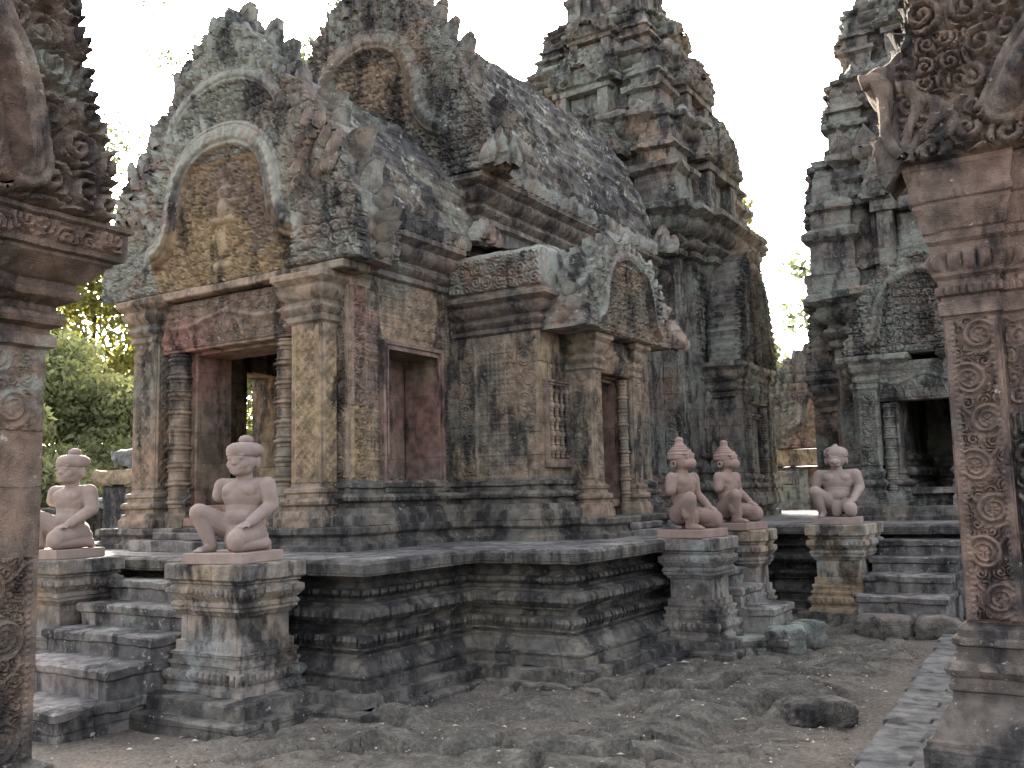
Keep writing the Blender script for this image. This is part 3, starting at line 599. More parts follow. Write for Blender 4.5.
# ------------------------------------------------------------ statues
def remesh(m, vox, sm, mat, name, parent):
    o = m.build(name, mat, None, amp=0, smooth=False)
    r = o.modifiers.new('r', 'REMESH'); r.mode = 'VOXEL'; r.voxel_size = vox
    s = o.modifiers.new('s', 'SMOOTH'); s.factor = .5; s.iterations = sm
    dg = bpy.context.evaluated_depsgraph_get(); me = bpy.data.meshes.new_from_object(o.evaluated_get(dg)); o.modifiers.clear(); o.data = me
    me.shade_smooth(); me.materials.clear(); me.materials.append(mat); o.parent = parent; return o
def guardian(kind, label, loc, rz, mat, group, stub=.5):
    t = thing('guardian_statue', label, 'statue', loc, rz, group)
    m = M(); blk(m, -.255, -.345, 0, .235, .14, .075, b=.006, ds=.08); m.build('plinth', mat, t, amp=.002, local=True)
    B = .072; m = M()
    e = lambda c, r: ell(m, (c[0], c[1], c[2] + B), r)
    c = lambda a, b, ra, rb: caps(m, (a[0], a[1], a[2] + B), (b[0], b[1], b[2] + B), ra, rb)
    # trunk
    e((0, .0, .395), (.168, .108, .122)); e((0, -.015, .43), (.135, .085, .075)); e((-.068, -.055, .425), (.07, .05, .055)); e((.068, -.055, .425), (.07, .05, .055))
    e((0, .0, .29), (.135, .098, .125)); e((0, -.02, .235), (.132, .104, .09)); e((0, .015, .155), (.145, .115, .085)); e((.03, .055, .1), (.12, .085, .075))
    c((-.14, .0, .465), (.14, .0, .465), .052, .052); c((0, .01, .46), (0, -.005, .56), .062, .054)
    e((0, -.105, .2), (.012, .012, .012))
    # raised right leg (image left)
    c((-.08, .0, .14), (-.205, -.215, .275), .098, .068); e((-.205, -.225, .272), (.058, .058, .06)); c((-.205, -.215, .255), (-.145, -.165, .05), .06, .042); e((-.185, -.17, .16), (.054, .058, .08))
    c((-.145, -.15, .03), (-.15, -.285, .018), .034, .024); e((-.15, -.3, .014), (.038, .032, .014))
    # kneeling left leg
    c((.08, .0, .13), (.13, -.265, .1), .088, .068); e((.13, -.285, .085), (.062, .058, .075)); c((.13, -.26, .055), (.13, .06, .05), .056, .042); c((.13, .06, .05), (.125, .09, .02), .035, .03)
    # arms
    c((.18, .0, .46), (.215, .0, .32), .062, .052); c((.215, .0, .32), (.165, -.17, .205), .052, .038); e((.15, -.2, .192), (.036, .048, .018))
    for k in range(4): c((.125 + k * .018, -.225, .188), (.112 + k * .021, -.275 + .006 * abs(k - 1.5), .172), .0105, .008)
    c((.178, -.2, .19), (.198, -.238, .175), .011, .008)
    sb = np.array([-.215, -.01, .33]); s0 = np.array([-.175, 0, .46]); en = s0 + (sb - s0) * stub; c(tuple(s0), tuple(en), .06, .052)
    # loin cloth folds
    c((-.1, -.09, .165), (.09, -.12, .15), .022, .022); e((-.01, -.13, .085), (.055, .03, .085))
    hz = .635; n0 = m.n; i0_ = len(m.V); HS = 1.2
    if kind == 'yaksha':
        e((0, -.015, hz), (.083, .092, .088)); e((0, -.035, hz - .05), (.068, .07, .05)); e((0, -.098, hz - .014), (.017, .02, .017)); e((0, -.094, hz + .006), (.01, .016, .03))
        for s in (-1, 1):
            e((s * .034, -.092, hz + .018), (.02, .014, .013)); e((s * .036, -.09, hz + .04), (.03, .016, .009)); e((s * .088, .005, hz - .01), (.014, .024, .042)); e((s * .024, -.094, hz - .04), (.022, .01, .006)); e((s * .042, -.072, hz - .022), (.028, .024, .03))
        e((0, -.09, hz - .054), (.03, .012, .007)); e((0, -.084, hz - .074), (.028, .018, .016))
    elif kind == 'monkey':
        e((0, -.0, hz), (.085, .098, .09)); e((0, -.07, hz - .03), (.054, .06, .046)); e((0, -.1, hz - .03), (.044, .036, .04)); e((0, -.112, hz - .008), (.02, .02, .016))
        for s in (-1, 1):
            e((s * .036, -.082, hz + .022), (.022, .018, .015)); e((s * .036, -.075, hz + .045), (.036, .024, .012))
        e((0, -.098, hz - .055), (.035, .03, .018))
    else:
        e((0, -.01, hz), (.082, .092, .088)); e((0, -.08, hz - .035), (.046, .05, .036)); e((0, -.125, hz - .03), (.032, .034, .02)); e((0, -.142, hz - .04), (.016, .02, .02)); e((0, -.09, hz - .066), (.04, .036, .018))
        for s in (-1, 1):
            e((s * .038, -.08, hz + .025), (.022, .016, .016)); e((s * .038, -.075, hz + .048), (.036, .022, .012)); e((s * .086, .005, hz - .02), (.012, .022, .04))
    for V_ in m.V[i0_:]: V_[:] = (V_ - [0, -.01, hz + B]) * [HS, HS, 1.12] + [0, -.01, hz + B]
    for V_ in m.V: V_[:, 0] *= 1.06
    remesh(m, .0065, 3, mat, 'body', t)
    m = M(); hb = B + hz + .045
    if kind == 'yaksha':
        lathe(m, [(.07, hb - .012), (.098, hb - .004), (.108, hb + .016), (.11, hb + .042), (.1, hb + .064), (.075, hb + .08), (.04, hb + .088), (.0398, hb + .088)], 40, (0, .0))
        V = m.V[0]; an = np.arctan2(V[:, 1], V[:, 0]); rr = np.hypot(V[:, 0], V[:, 1]); k = 1 + .028 * np.sin(an * 20) * np.sin(V[:, 2] * 330) * (rr > .07); V[:, 0] *= k; V[:, 1] *= k
        lathe(m, [(.03, hb + .08), (.042, hb + .09), (.045, hb + .108), (.034, hb + .126), (.012, hb + .134)], 18, (0, .012))
    elif kind == 'monkey':
        lathe(m, [(.07, hb - .035), (.1, hb - .03), (.106, hb - .012), (.1, hb + .004), (.104, hb + .01), (.1, hb + .024), (.09, hb + .03), (.092, hb + .044), (.076, hb + .052), (.076, hb + .064), (.058, hb + .072), (.058, hb + .084), (.04, hb + .094), (.034, hb + .12), (.038, hb + .13), (.03, hb + .148), (.01, hb + .156)], 28, (0, .015))
        V, Q = leaf_mesh(.12, .075, .03); V = V + np.array([0, -.085, hb - .025]); m.add(V, Q)
    else:
        lathe(m, [(.07, hb - .02), (.1, hb - .014), (.106, hb + .01), (.104, hb + .04), (.088, hb + .064), (.06, hb + .08), (.03, hb + .088), (.022, hb + .1), (.01, hb + .112)], 32, (0, .005))
        V = m.V[0]; an = np.arctan2(V[:, 1], V[:, 0]); k = 1 + .02 * np.sin(an * 18) * np.sin(V[:, 2] * 300); V[:, 0] *= k; V[:, 1] *= k
    for V_ in m.V: V_[:] = (V_ - [0, -.01, hz + B]) * [HS, HS, 1.12] + [0, -.01, hz + B - .012]
    m.build('headdress', mat, t, amp=.001, local=True, sharp=50)
    if kind == 'monkey':
        t.scale = (1.04, .9, 1)
        for s in (-1, 1):
            m = M(); a = np.linspace(0, 2 * np.pi, 18); tube(m, [(s * .112, .02 + .022 * math.cos(x), B + hz - .04 + .024 * math.sin(x)) for x in a], .011, 8); m.build('ear_ornament', mat, t, amp=0, local=True)
    return t
GG = 'seated guardian statues on the stair pedestals'
pz_ = .985
guardian('yaksha', 'pink stone guardian with curled round cap on the pedestal right of the front stairs', (-5.27, 4.78, pz_), 12, mt['statue'], GG)
guardian('yaksha', 'leftmost seated guardian, beside the left foreground pilaster', (-7.32, 4.78, pz_), 9, mt['statue'], GG)
guardian('monkey', 'nearer of the two red monkey headed guardians with tiered crowns', (-3.37, 8.33, pz_), 82, mt['statue2'], GG, stub=.8)
guardian('monkey', 'farther of the two red monkey headed guardians with tiered crowns', (-3.38, 9.57, 1.0), 84, mt['statue2'], GG, stub=.8)
guardian('garuda', 'beak nosed guardian facing forward before the dark doorway', (-2.56, 10.8, 1.01), 8, mt['statue3'], GG, stub=.9)

# ------------------------------------------------------------ temple hall
AX = -6.95
XW, YF = -5.55, 6.22          # north wall plane, east wall plane
BX, BY0, BY1 = -4.55, 7.8, 9.95   # side porch block
hall = thing('temple_hall', 'ornate ruined sandstone temple hall with carved gables and lichen covered vaulted roof', 'temple', (AX, 9, .97))
XS = 2 * AX - XW
# stepped base
up = [(-8.55, YF - .36), (-5.35, YF - .36), (-5.35, 7.64), (-4.40, 7.64), (-4.40, 8.06), (-4.05, 8.06), (-4.05, 9.66), (-4.40, 9.66), (-4.40, 10.1), (-5.35, 10.1), (-5.35, 12.9), (-8.55, 12.9)]
m = M(); mould(m, up, [(.03, TZ - .02), (.03, TZ + .05), (.0, TZ + .06), (-.03, TZ + .09), (-.03, TZ + .12), (.0, TZ + .14), (.01, TZ + .15), (.01, TZ + .195), (0, TZ + .205)], ds=.05)
m.build('base_plinth', mt['base'], hall, amp=.014, freq=4)
FZ = TZ + .205
def hb(name, mat, boxes, amp=.008, T=None, b=.01, parent=None, ds=.16):
    m = M()
    for q in boxes: blk(m, *q, b=b, T=T, ds=ds)
    return m.build(name, mat, parent or hall, amp=amp)
DX0, DX1, DZ0, DZ1 = -7.5, -6.38, 1.40, 2.84       # front doorway
WY0, WY1, WZ0, WZ1 = 6.70, 7.46, 1.585, 2.76       # north window
WT = 3.88
SWY0, SWY1 = 7.22, 7.68
hb('wall', mt['wall'], [(XS, YF, FZ, DX0 - .05, YF + .4, WT), (DX1 + .05, YF, FZ, XW, YF + .4, WT), (DX0 - .05, YF, DZ1 + .05, DX1 + .05, YF + .4, WT), (DX0 - .05, YF, FZ - .1, DX1 + .05, YF + .4, DZ0 - .02)])
hb('wall', mt['wall'], [(XW - .42, YF + .4, FZ, XW, WY0 - .05, WT), (XW - .42, WY1 + .05, FZ, XW, 8.3, WT), (XW - .42, WY0 - .05, FZ, XW, WY1 + .05, WZ0 - .05), (XW - .42, WY0 - .05, WZ1 + .05, XW, WY1 + .05, WT)])
hb('wall', mt['wall'], [(XS, YF + .4, FZ, XS + .42, SWY0, WT), (XS, SWY1, FZ, XS + .42, 8.3, WT), (XS, SWY0, FZ, XS + .42, SWY1, WZ0 - .05), (XS, SWY0, WZ1 + .05, XS + .42, SWY1, WT)])
hb('inner_wall', mt['wall'], [(XS + .4, 8.3, FZ, XW - .4, 8.55, 3.9)])
hb('inner_floor', mt['slab'], [(XS + .4, YF + .3, FZ - .1, XW - .4, 8.4, FZ + .03)])
hb('inner_ceiling', mt['wall'], [(XS + .2, YF + .1, WT + .0, XW - .2, 8.3, WT + .12)])
# block walls (solid), nave walls
m = M(); mould(m, [(XW - .6, 8.302), (XW - .001, 8.302), (XW - .001, BY0), (BX, BY0), (BX, 8.56), (BX - .55, 8.56), (BX - .55, 9.16), (BX, 9.16), (BX, BY1), (XW, BY1), (XW, 12.6), (XW - .6, 12.6)], [(0, FZ), (0, 3.36)], ds=.12, dz=.15)
m.build('wall', mt['wall'], hall, amp=.01)
m = M(); mould(m, [(XS, 8.3), (XW, 8.3), (XW, 12.75), (XS, 12.75)], [(0, 3.3), (0, 4.5)], ds=.15, dz=.15); m.build('upper_wall', mt['base'], hall, amp=.01)
# base mouldings (open runs)
runs = [[(DX1 + .02, YF), (XW, YF), (XW, BY0), (BX, BY0), (BX, 8.42)], [(BX, 9.3), (BX, BY1), (XW, BY1), (XW, 12.6)], [(XS, YF), (DX0 - .02, YF)]]
m = M()
for r_ in runs: mould(m, r_, wbase(FZ, .4, .17), closed=False, ds=.02)
m.build('wall_base_moulding', mt['base'], hall, amp=.01, freq=5, sharp=32)
m = M()
for r_ in ([(XW - .2, YF), (XW, YF), (XW, BY0 - .05)],): mould(m, r_, cornice(3.42, .46, .2), closed=False, ds=.02)
m.build('cornice', mt['corn'], hall, amp=.007, freq=4, sharp=32)
m = M(); mould(m, [(XW - .05, BY0), (BX, BY0), (BX, BY1), (XW - .05, BY1)], cornice(2.98, .38, .17), closed=False, ds=.02)
m.build('cornice', mt['corn'], hall, amp=.007, freq=4, sharp=32)
m = M(); mould(m, [(XS, 8.26), (XW, 8.26), (XW, 12.75)], cornice(4.32, .5, .22), closed=False, ds=.02)
m.build('cornice', mt['corn'], hall, amp=.008, freq=4, sharp=32)
# parapet over the side block
m = M(); mould(m, [(XW - .0, BY0 - .1), (BX + .12, BY0 - .1), (BX + .12, 8.1), (XW, 8.1)], [(0, 3.35), (.01, 3.5), (.0, 3.76), (-.04, 3.80), (-.3, 3.82)], ds=.05, dz=.06); m.build('parapet', mt['ped'], hall, amp=.014, freq=6)
m = M(); panel(m, XW + .05, BX + .1, 3.4, 3.75, BY0 - .115, foliage(.03, .13, 41), .009); m.build('carved_parapet_face', mt['ped'], hall, amp=0, sharp=75)
# vault of the side block
def vault(prof, x0sgn, y0, y1, name, mat, amp=.03, ds=.035):     # prof: (half width, z)
    P, s = resample(smooth_poly(prof, 2), .032); both = np.concatenate([P * [-1, 1], P[::-1][1:]]) if x0sgn is None else P
    yy = np.arange(y0, y1 + ds / 2, ds); U, Yg = np.meshgrid(np.arange(len(both)), yy)
    sa = s if x0sgn else np.concatenate([s, s[::-1][1:]]); sg = np.sign(both[:, 0] + 1e-6)
    crs = np.floor(sa / .16); fr = (sa / .16) % 1; cU = crs[U].astype(np.int64); bl = np.floor(Yg / .34 + .5 * (cU % 2) + .3 * _hash(cU, cU * 0, cU * 0, 5)).astype(np.int64)
    st = .03 * (1 - fr[U]) + .07 * (_hash(cU, bl, (sg[U] > 0).astype(np.int64), 8) - .5)
    X = AX + both[:, 0][U] * (1 + st * .5); Z = both[:, 1][U] + st * .8
    m = M(); grid(m, X, Yg, Z); return m.build(name, mat, hall, amp=amp, freq=5)
vault([(1.50, 3.86), (1.46, 4.1), (1.32, 4.5), (1.08, 4.95), (.72, 5.35), (.3, 5.62), (0, 5.7)], None, 6.35, 8.3, 'vaulted_roof', mt['roof'], amp=.02)
vault([(1.52, 4.8), (1.5, 5.0), (1.42, 5.45), (1.24, 6.0), (.95, 6.55), (.55, 7.0), (.2, 7.22), (0, 7.28)], None, 8.28, 12.8, 'vaulted_roof', mt['roof'], amp=.022)
m = M(); yy = np.linspace(BY0 + .15, BY1, 40); P, s = resample(smooth_poly([(BX + .1, 3.36), (BX + .02, 3.6), (BX - .25, 3.82), (BX - .6, 3.95), (XW, 4.0)], 2), .05)
U, Yg = np.meshgrid(np.arange(len(P)), yy); grid(m, P[:, 0][U], Yg, P[:, 1][U]); m.build('porch_roof', mt['roof'], hall, amp=.03, freq=5)
# eave leaves
antefix_row(hall, mt['roof'], (XW + .17, 6.55, 3.875), (XW + .17, 7.85, 3.875), 11, .125, .19, .1, 90)
antefix_row(hall, mt['ped'], (XW + .19, 8.45, 4.81), (XW + .19, 12.6, 4.81), 32, .14, .2, .11, 90)
antefix_row(hall, mt['roof'], (BX + .13, 8.15, 3.36), (BX + .13, 8.5, 3.36), 4, .1, .16, .08, 90, skip=0)
# ridge finials / blocks where the two roofs meet
m = M()
for k in range(5):
    a = k / 4 * 1.5; V, Q = leaf_mesh(.16, .22, .1); V = V + np.array([0, 0, 0]); m.add(V, Q, None, (XW + .18 - .30 * math.cos(a) * .0 + .02 * k, 7.95 + .07 * k, 4.02 + .05 * math.sin(k), 70))
m.build('acroterion', mt['ped'], hall, amp=.015)

# front pilasters
def pilaster(root, x, w, d, z0, z1, T, mats, hf=None, base=.36, cap=.44, o=.09, y=0, panel_mat=None, side=True, name='pilaster'):
    m = M(); pl = [(x - w / 2, y - d), (x + w / 2, y - d), (x + w / 2, y + .02), (x - w / 2, y + .02)]
    mould(m, pl, wbase(z0, base, o) + cornice(z1 - cap, cap, o * 1.5), ds=.025, T=T, dz=.2)
    p = m.build(name, mats, root, amp=.006, freq=5, sharp=32)
    if hf:
        m = M(); panel(m, x - w / 2 + .006, x + w / 2 - .006, z0 + base + .01, z1 - cap - .01, y - d + .002, hf, .009, T)
        if side:
            T2 = xf(np.array([[x + w / 2, y - d, 0]]), T if T else (0, 0, 0, 0))[0]; dg = (T[3] if T else 0) + 90
            panel(m, .006, d - .02, z0 + base + .01, z1 - cap - .01, .002, hf, .011, (T2[0], T2[1], T2[2], dg))
        m.build('carved_panel', panel_mat or mats, p, amp=0, sharp=75)
    return p
pilaster(hall, -5.865, .36, .2, FZ, 3.38, None, mt['carved'], lozenge(.02, .085), y=YF - .005, panel_mat=mt['ochre'])
pilaster(hall, -8.06, .34, .2, FZ, 3.42, None, mt['carved'], lozenge(.02, .085), y=YF - .005, panel_mat=mt['carved'])
# colonnettes beside the door
def colonnette(root, x, y, z0, z1, r, T, mat):
    prof = [(r * 1.15, z0), (r * 1.15, z0 + .12), (r, z0 + .13)]; n = 9; h = (z1 - z0 - .13) / n
    for k in range(n):
        b = z0 + .13 + k * h; big = 1.22 if k % 2 else 1.12
        prof += [(r * .9, b + .02 * h), (r * .9, b + .3 * h), (r * 1.0, b + .34 * h), (r * 1.0, b + .4 * h), (r * .92, b + .43 * h), (r * .92, b + .5 * h), (r * big * .96, b + .56 * h), (r * big, b + .62 * h), (r * big * .96, b + .68 * h), (r * .92, b + .74 * h), (r * .92, b + .8 * h), (r * 1.02, b + .84 * h), (r * 1.02, b + .9 * h), (r * .9, b + .94 * h)]
    m = M(); lathe(m, prof, 16, (x, y), T); return m.build('colonnette', mat, root, amp=.003, sharp=28)
colonnette(hall, -7.66, YF - .1, FZ, 2.86, .105, None, mt['carved'])
colonnette(hall, -6.2, YF - .1, FZ, 2.86, .105, None, mt['carved'])
def frame(root, x0, x1, z0, z1, T, mat, w=.09, d=.12, y=0, sill=True, name='door_frame', deep=.38):
    m = M()
    for k, (a, b, pr) in enumerate(((0, w * .45, d), (w * .45, w * .75, d * .6), (w * .75, w, d * .85))):
        yy = y - pr
        for (p, q) in ((x0 - w + a, x0 - w + b), (x1 + w - b, x1 + w - a)): blk(m, p, yy, z0 - .02, q, y + deep, z1 + w - a, b=.004, T=T, ds=.2)
        blk(m, x0 - w + b, yy, z1 + w - b, x1 + w - b, y + deep, z1 + w - a, b=.004, T=T, ds=.2)
    if sill: blk(m, x0 - w * 1.1, y - d * 1.15, z0 - .1, x1 + w * 1.1, y + deep, z0 - .022, b=.006, T=T, ds=.2)
    return m.build(name, mat, root, amp=.004, freq=4)
frame(hall, DX0, DX1, DZ0, DZ1, None, mt['red'], y=YF + .02, w=.11, d=.05)
hb('door_threshold', mt['red'], [(DX0 - .1, YF - .16, FZ, DX1 + .1, YF + .1, FZ + .09), (DX0 - .05, YF - .08, FZ + .09, DX1 + .05, YF + .1, DZ0 - .1)])
hb('step', mt['slab'], [(-7.7, 5.6, TZ, -6.3, 5.9, TZ + .1), (-7.55, 5.74, TZ + .1, -6.45, 5.92, TZ + .17)], amp=.015)
TX = (XW, 0, 0, 90)           # local x -> world Y, outward -> +X
frame(hall, WY0, WY1, WZ0, WZ1, TX, mt['red'], y=.0, w=.085, d=.05, name='window_frame')
hb('window_recess', mt['red'], [(XW - .46, WY0 - .04, WZ0 - .04, XW - .4, WY1 + .04, WZ1 + .04)])
hb('window_sill_course', mt['base'], [(XW - .01, WY0 - .12, 1.37, XW + .1, WY1 + .12, 1.44), (XW - .01, WY0 - .1, 1.45, XW + .07, WY1 + .1, 1.50)], amp=.012)
# lintel
m = M(); blk(m, -7.9, YF - .14, 2.87, -6.02, YF + .05, 3.36, b=.008); lo = m.build('lintel', mt['red'], hall, amp=.006)
m = M(); panel(m, -7.86, -6.06, 2.89, 3.35, YF - .142, garland(.06), .01); m.build('carved_panel', mt['red'], lo, amp=0, sharp=75)
hb('lintel_ledge', mt['carved'], [(-8.5, YF - .24, 3.385, -5.4, YF + .1, 3.46)], amp=.012)
# carved wall panels, north wall
def cp(root, lst, T, mat, name='carved_panel'):
    for x0, x1, z0, z1, hf in lst: m = M(); panel(m, x0, x1, z0, z1, .003, hf, .009, T, edge=.004); m.build(name, mat, root, amp=0, sharp=75)
cp(hall, [(YF + .01, YF + .2, 1.58, 2.2, scroll(.035)), (YF + .21, WY0 - .1, 1.58, 2.2, lattice(.02, .085))], TX, mt['ochre'])
cp(hall, [(YF + .01, YF + .2, 2.21, 3.3, scroll(.035)), (YF + .21, WY0 - .1, 2.21, 3.1, lattice(.02, .085))], TX, mt['red'])
cp(hall, [(XW - .28, XW - .01, 1.58, 3.3, scroll(.035))], (0, YF, 0, 0), mt['carved'])
cp(hall, [(WY1 + .1, WY1 + .25, 1.6, 3.3, lattice(.022, .08)), (WY0 - .05, WY0 + .3, 2.9, 3.4, lattice(.018, .09)), (WY0 + .31, WY1 + .08, 2.9, 3.4, foliage(.012, .1, 14))], TX, mt['carved'])
TB = (0, BY0, 0, 0)
cp(hall, [(XW + .05, XW + .27, 1.6, 2.9, scroll(.03)), (XW + .30, BX - .3, 2.3, 2.9, lattice(.02, .1)), (BX - .27, BX - .02, 2.0, 2.9, scroll(.028))], TB, mt['carved'])
cp(hall, [(XW + .30, BX - .3, 1.6, 2.28, lattice(.02, .1))], TB, mt['carved'])
# side block: baluster windows, pilasters, door
TBX = (BX, 0, 0, 90)
def balusters(root, x0, x1, z0, z1, n, T, mat, frame_mat):
    f = frame(root, x0, x1, z0, z1, T, frame_mat, w=.05, d=.04, name='baluster_window', deep=.02)
    m = M(); blk(m, x0 - .02, .03, z0 - .02, x1 + .02, .06, z1 + .02, T=T, b=.004); m.build('backing', mat, f, amp=.003)
    w = (x1 - x0) / n; r = w * .36
    for k in range(n):
        prof = [(r * .7, z0)]; c = 5; h = (z1 - z0) / c
        for j in range(c):
            b = z0 + j * h; prof += [(r * .62, b + .05 * h), (r * .62, b + .2 * h), (r * .85, b + .25 * h), (r * .65, b + .32 * h), (r * 1.1, b + .5 * h), (r * 1.1, b + .62 * h), (r * .65, b + .8 * h), (r * .85, b + .88 * h), (r * .62, b + .95 * h)]
        m = M(); lathe(m, prof, 10, (x0 + (k + .5) * w, -.02), T); m.build('baluster', mat, f, amp=.002, sharp=50)
balusters(hall, 7.90, 8.30, 1.76, 2.46, 4, TBX, mt['carved'], mt['red'])
balusters(hall, 9.52, 9.82, 1.76, 2.46, 3, TBX, mt['carved'], mt['red'])
pilaster(hall, 8.40, .17, .30, FZ, 2.98, TBX, mt['carved'], scroll(.02), base=.34, cap=.36, o=.07)
pilaster(hall, 9.32, .17, .30, FZ, 2.98, TBX, mt['carved'], scroll(.02), base=.34, cap=.36, o=.07)
# left faces of the two porch pilasters
for yy in (8.315, 9.235): m = M(); panel(m, BX + .01, BX + .29, FZ + .36, 2.6, yy, scroll(.02), .011, None); m.build('carved_panel', mt['carved'], hall, amp=0, sharp=75)
frame(hall, 8.58, 9.14, 1.36, 2.56, TBX, mt['red'], w=.07, d=.1, y=-.03)
colonnette(hall, 9.17, -.2, FZ, 2.6, .055, TBX, mt['carved']); colonnette(hall, 8.55, -.2, FZ, 2.6, .055, TBX, mt['carved'])
m = M(); blk(m, 8.48, -.27, 2.62, 9.24, .05, 2.97, T=TBX); lo = m.build('lintel', mt['carved'], hall)
m = M(); panel(m, 8.5, 9.22, 2.63, 2.96, -.272, garland(.045), .009, TBX); m.build('carved_panel', mt['carved'], lo, amp=0, sharp=75)
hb('step', mt['slab'], [(-4.06, 8.62, TZ, -3.86, 9.22, TZ + .07), (-4.06, 8.62, TZ + .075, -3.96, 9.22, TZ + .14)], amp=.01)
# gables
PO = [(1.0, 0), (1.02, .1), (1.03, .21), (.94, .265), (.89, .36), (.86, .45), (.755, .485), (.73, .56), (.645, .58), (.62, .66), (.47, .685), (.42, .74), (.38, .81), (.28, .87), (.13, .93), (.03, 1.0), (0, 1.03)]
pediment(hall, (mt['ped'], mt['ochre']), 1.70, 2.66, (-6.95, YF - .17, 3.46, 0), th=.42, out=PO, arch=[(.58, .145), (.49, .165), (.43, .23), (.41, .33), (.37, .42), (.28, .49), (.13, .535), (0, .54)], arch2=[(.47, .57), (.42, .65), (.3, .715), (.15, .755), (0, .765)], seed=2, res=.009, tooth=.05, per=.16, leaf=(.17, .26, .14), lab='lichen covered front gable with ochre tympanum')
NO = [(1.0, 0), (1.0, .14), (.95, .25), (.82, .40), (.68, .55), (.55, .66), (.44, .75), (.30, .86), (.14, .95), (0, 1.0)]
pediment(hall, (mt['tower'], mt['carved']), 1.74, 2.72, (AX, 8.12, 4.82, 0), th=.4, out=NO, arch=[(.62, .22), (.52, .26), (.44, .34), (.42, .45), (.36, .57), (.22, .66), (0, .69)], arch2=None, seed=5, res=.014, fig=False, leaf=(.2, .3, .17), lab='higher second gable behind the front gable')
pediment(hall, (mt['ped'], mt['carved']), 1.05, 1.05, (-4.12, 8.86, 2.98, 90), th=.42, out=OUT, arch=[(.72, .1), (.6, .16), (.54, .3), (.5, .5), (.36, .7), (.18, .79), (0, .82)], arch2=None, seed=7, res=.01, tooth=.02, per=.09, dep=.7, fig=False, leaf=(.11, .16, .1), lab='small side gable above the baluster windows')
# end blocks of the gables (weathered naga terminals)
def terminal(root, T, mat, s=1.0):
    m = M()
    for dx, dz, w, h, dy in ((0, 0, .40, .56, 0), (-.13, .0, .24, .34, -.10), (.13, .0, .24, .36, -.10), (0, -.02, .26, .26, -.16)):
        V, Q = leaf_mesh(w * s, h * s, .26 * s); m.add(V + np.array([dx * s, dy * s, dz * s]), Q, None, T)
    m.build('gable_terminal', mat, root, amp=.03, freq=6)
terminal(hall, (-5.30, YF + .1, 3.9, 75), mt['ped'], .5); terminal(hall, (-8.6, YF, 3.5, -30), mt['ped'], .8); terminal(hall, (-5.22, 8.2, 4.84, 50), mt['ped'], .9)
terminal(hall, (-4.1, 9.98, 3.0, 120), mt['ped'], .6); terminal(hall, (-5.3, 12.75, 4.85, 60), mt['ped'], .8)
hb('corner_block', mt['ped'], [(-5.74, YF - .12, 3.47, -5.26, YF + .34, 4.0)], amp=.03, b=.03, ds=.05)
cp(hall, [(-5.72, -5.28, 3.5, 3.96, foliage(.03, .16, 31))], (0, YF - .125, 0, 0), mt['ped'], 'carved_block_face')
cp(hall, [(YF - .1, YF + .32, 3.5, 3.96, foliage(.03, .16, 32))], (-5.255, 0, 0, 90), mt['ped'], 'carved_block_face')
# fallen beam lying on the porch roof
fb = M(); blk(fb, -5.28, 8.75, 3.98, -5.02, 9.9, 4.14, b=.02, ds=.08); fbo = fb.build('fallen_beam', mt['slab'], amp=.03); tag(fbo, 'dark broken stone beam lying on the small porch roof', 'stone')

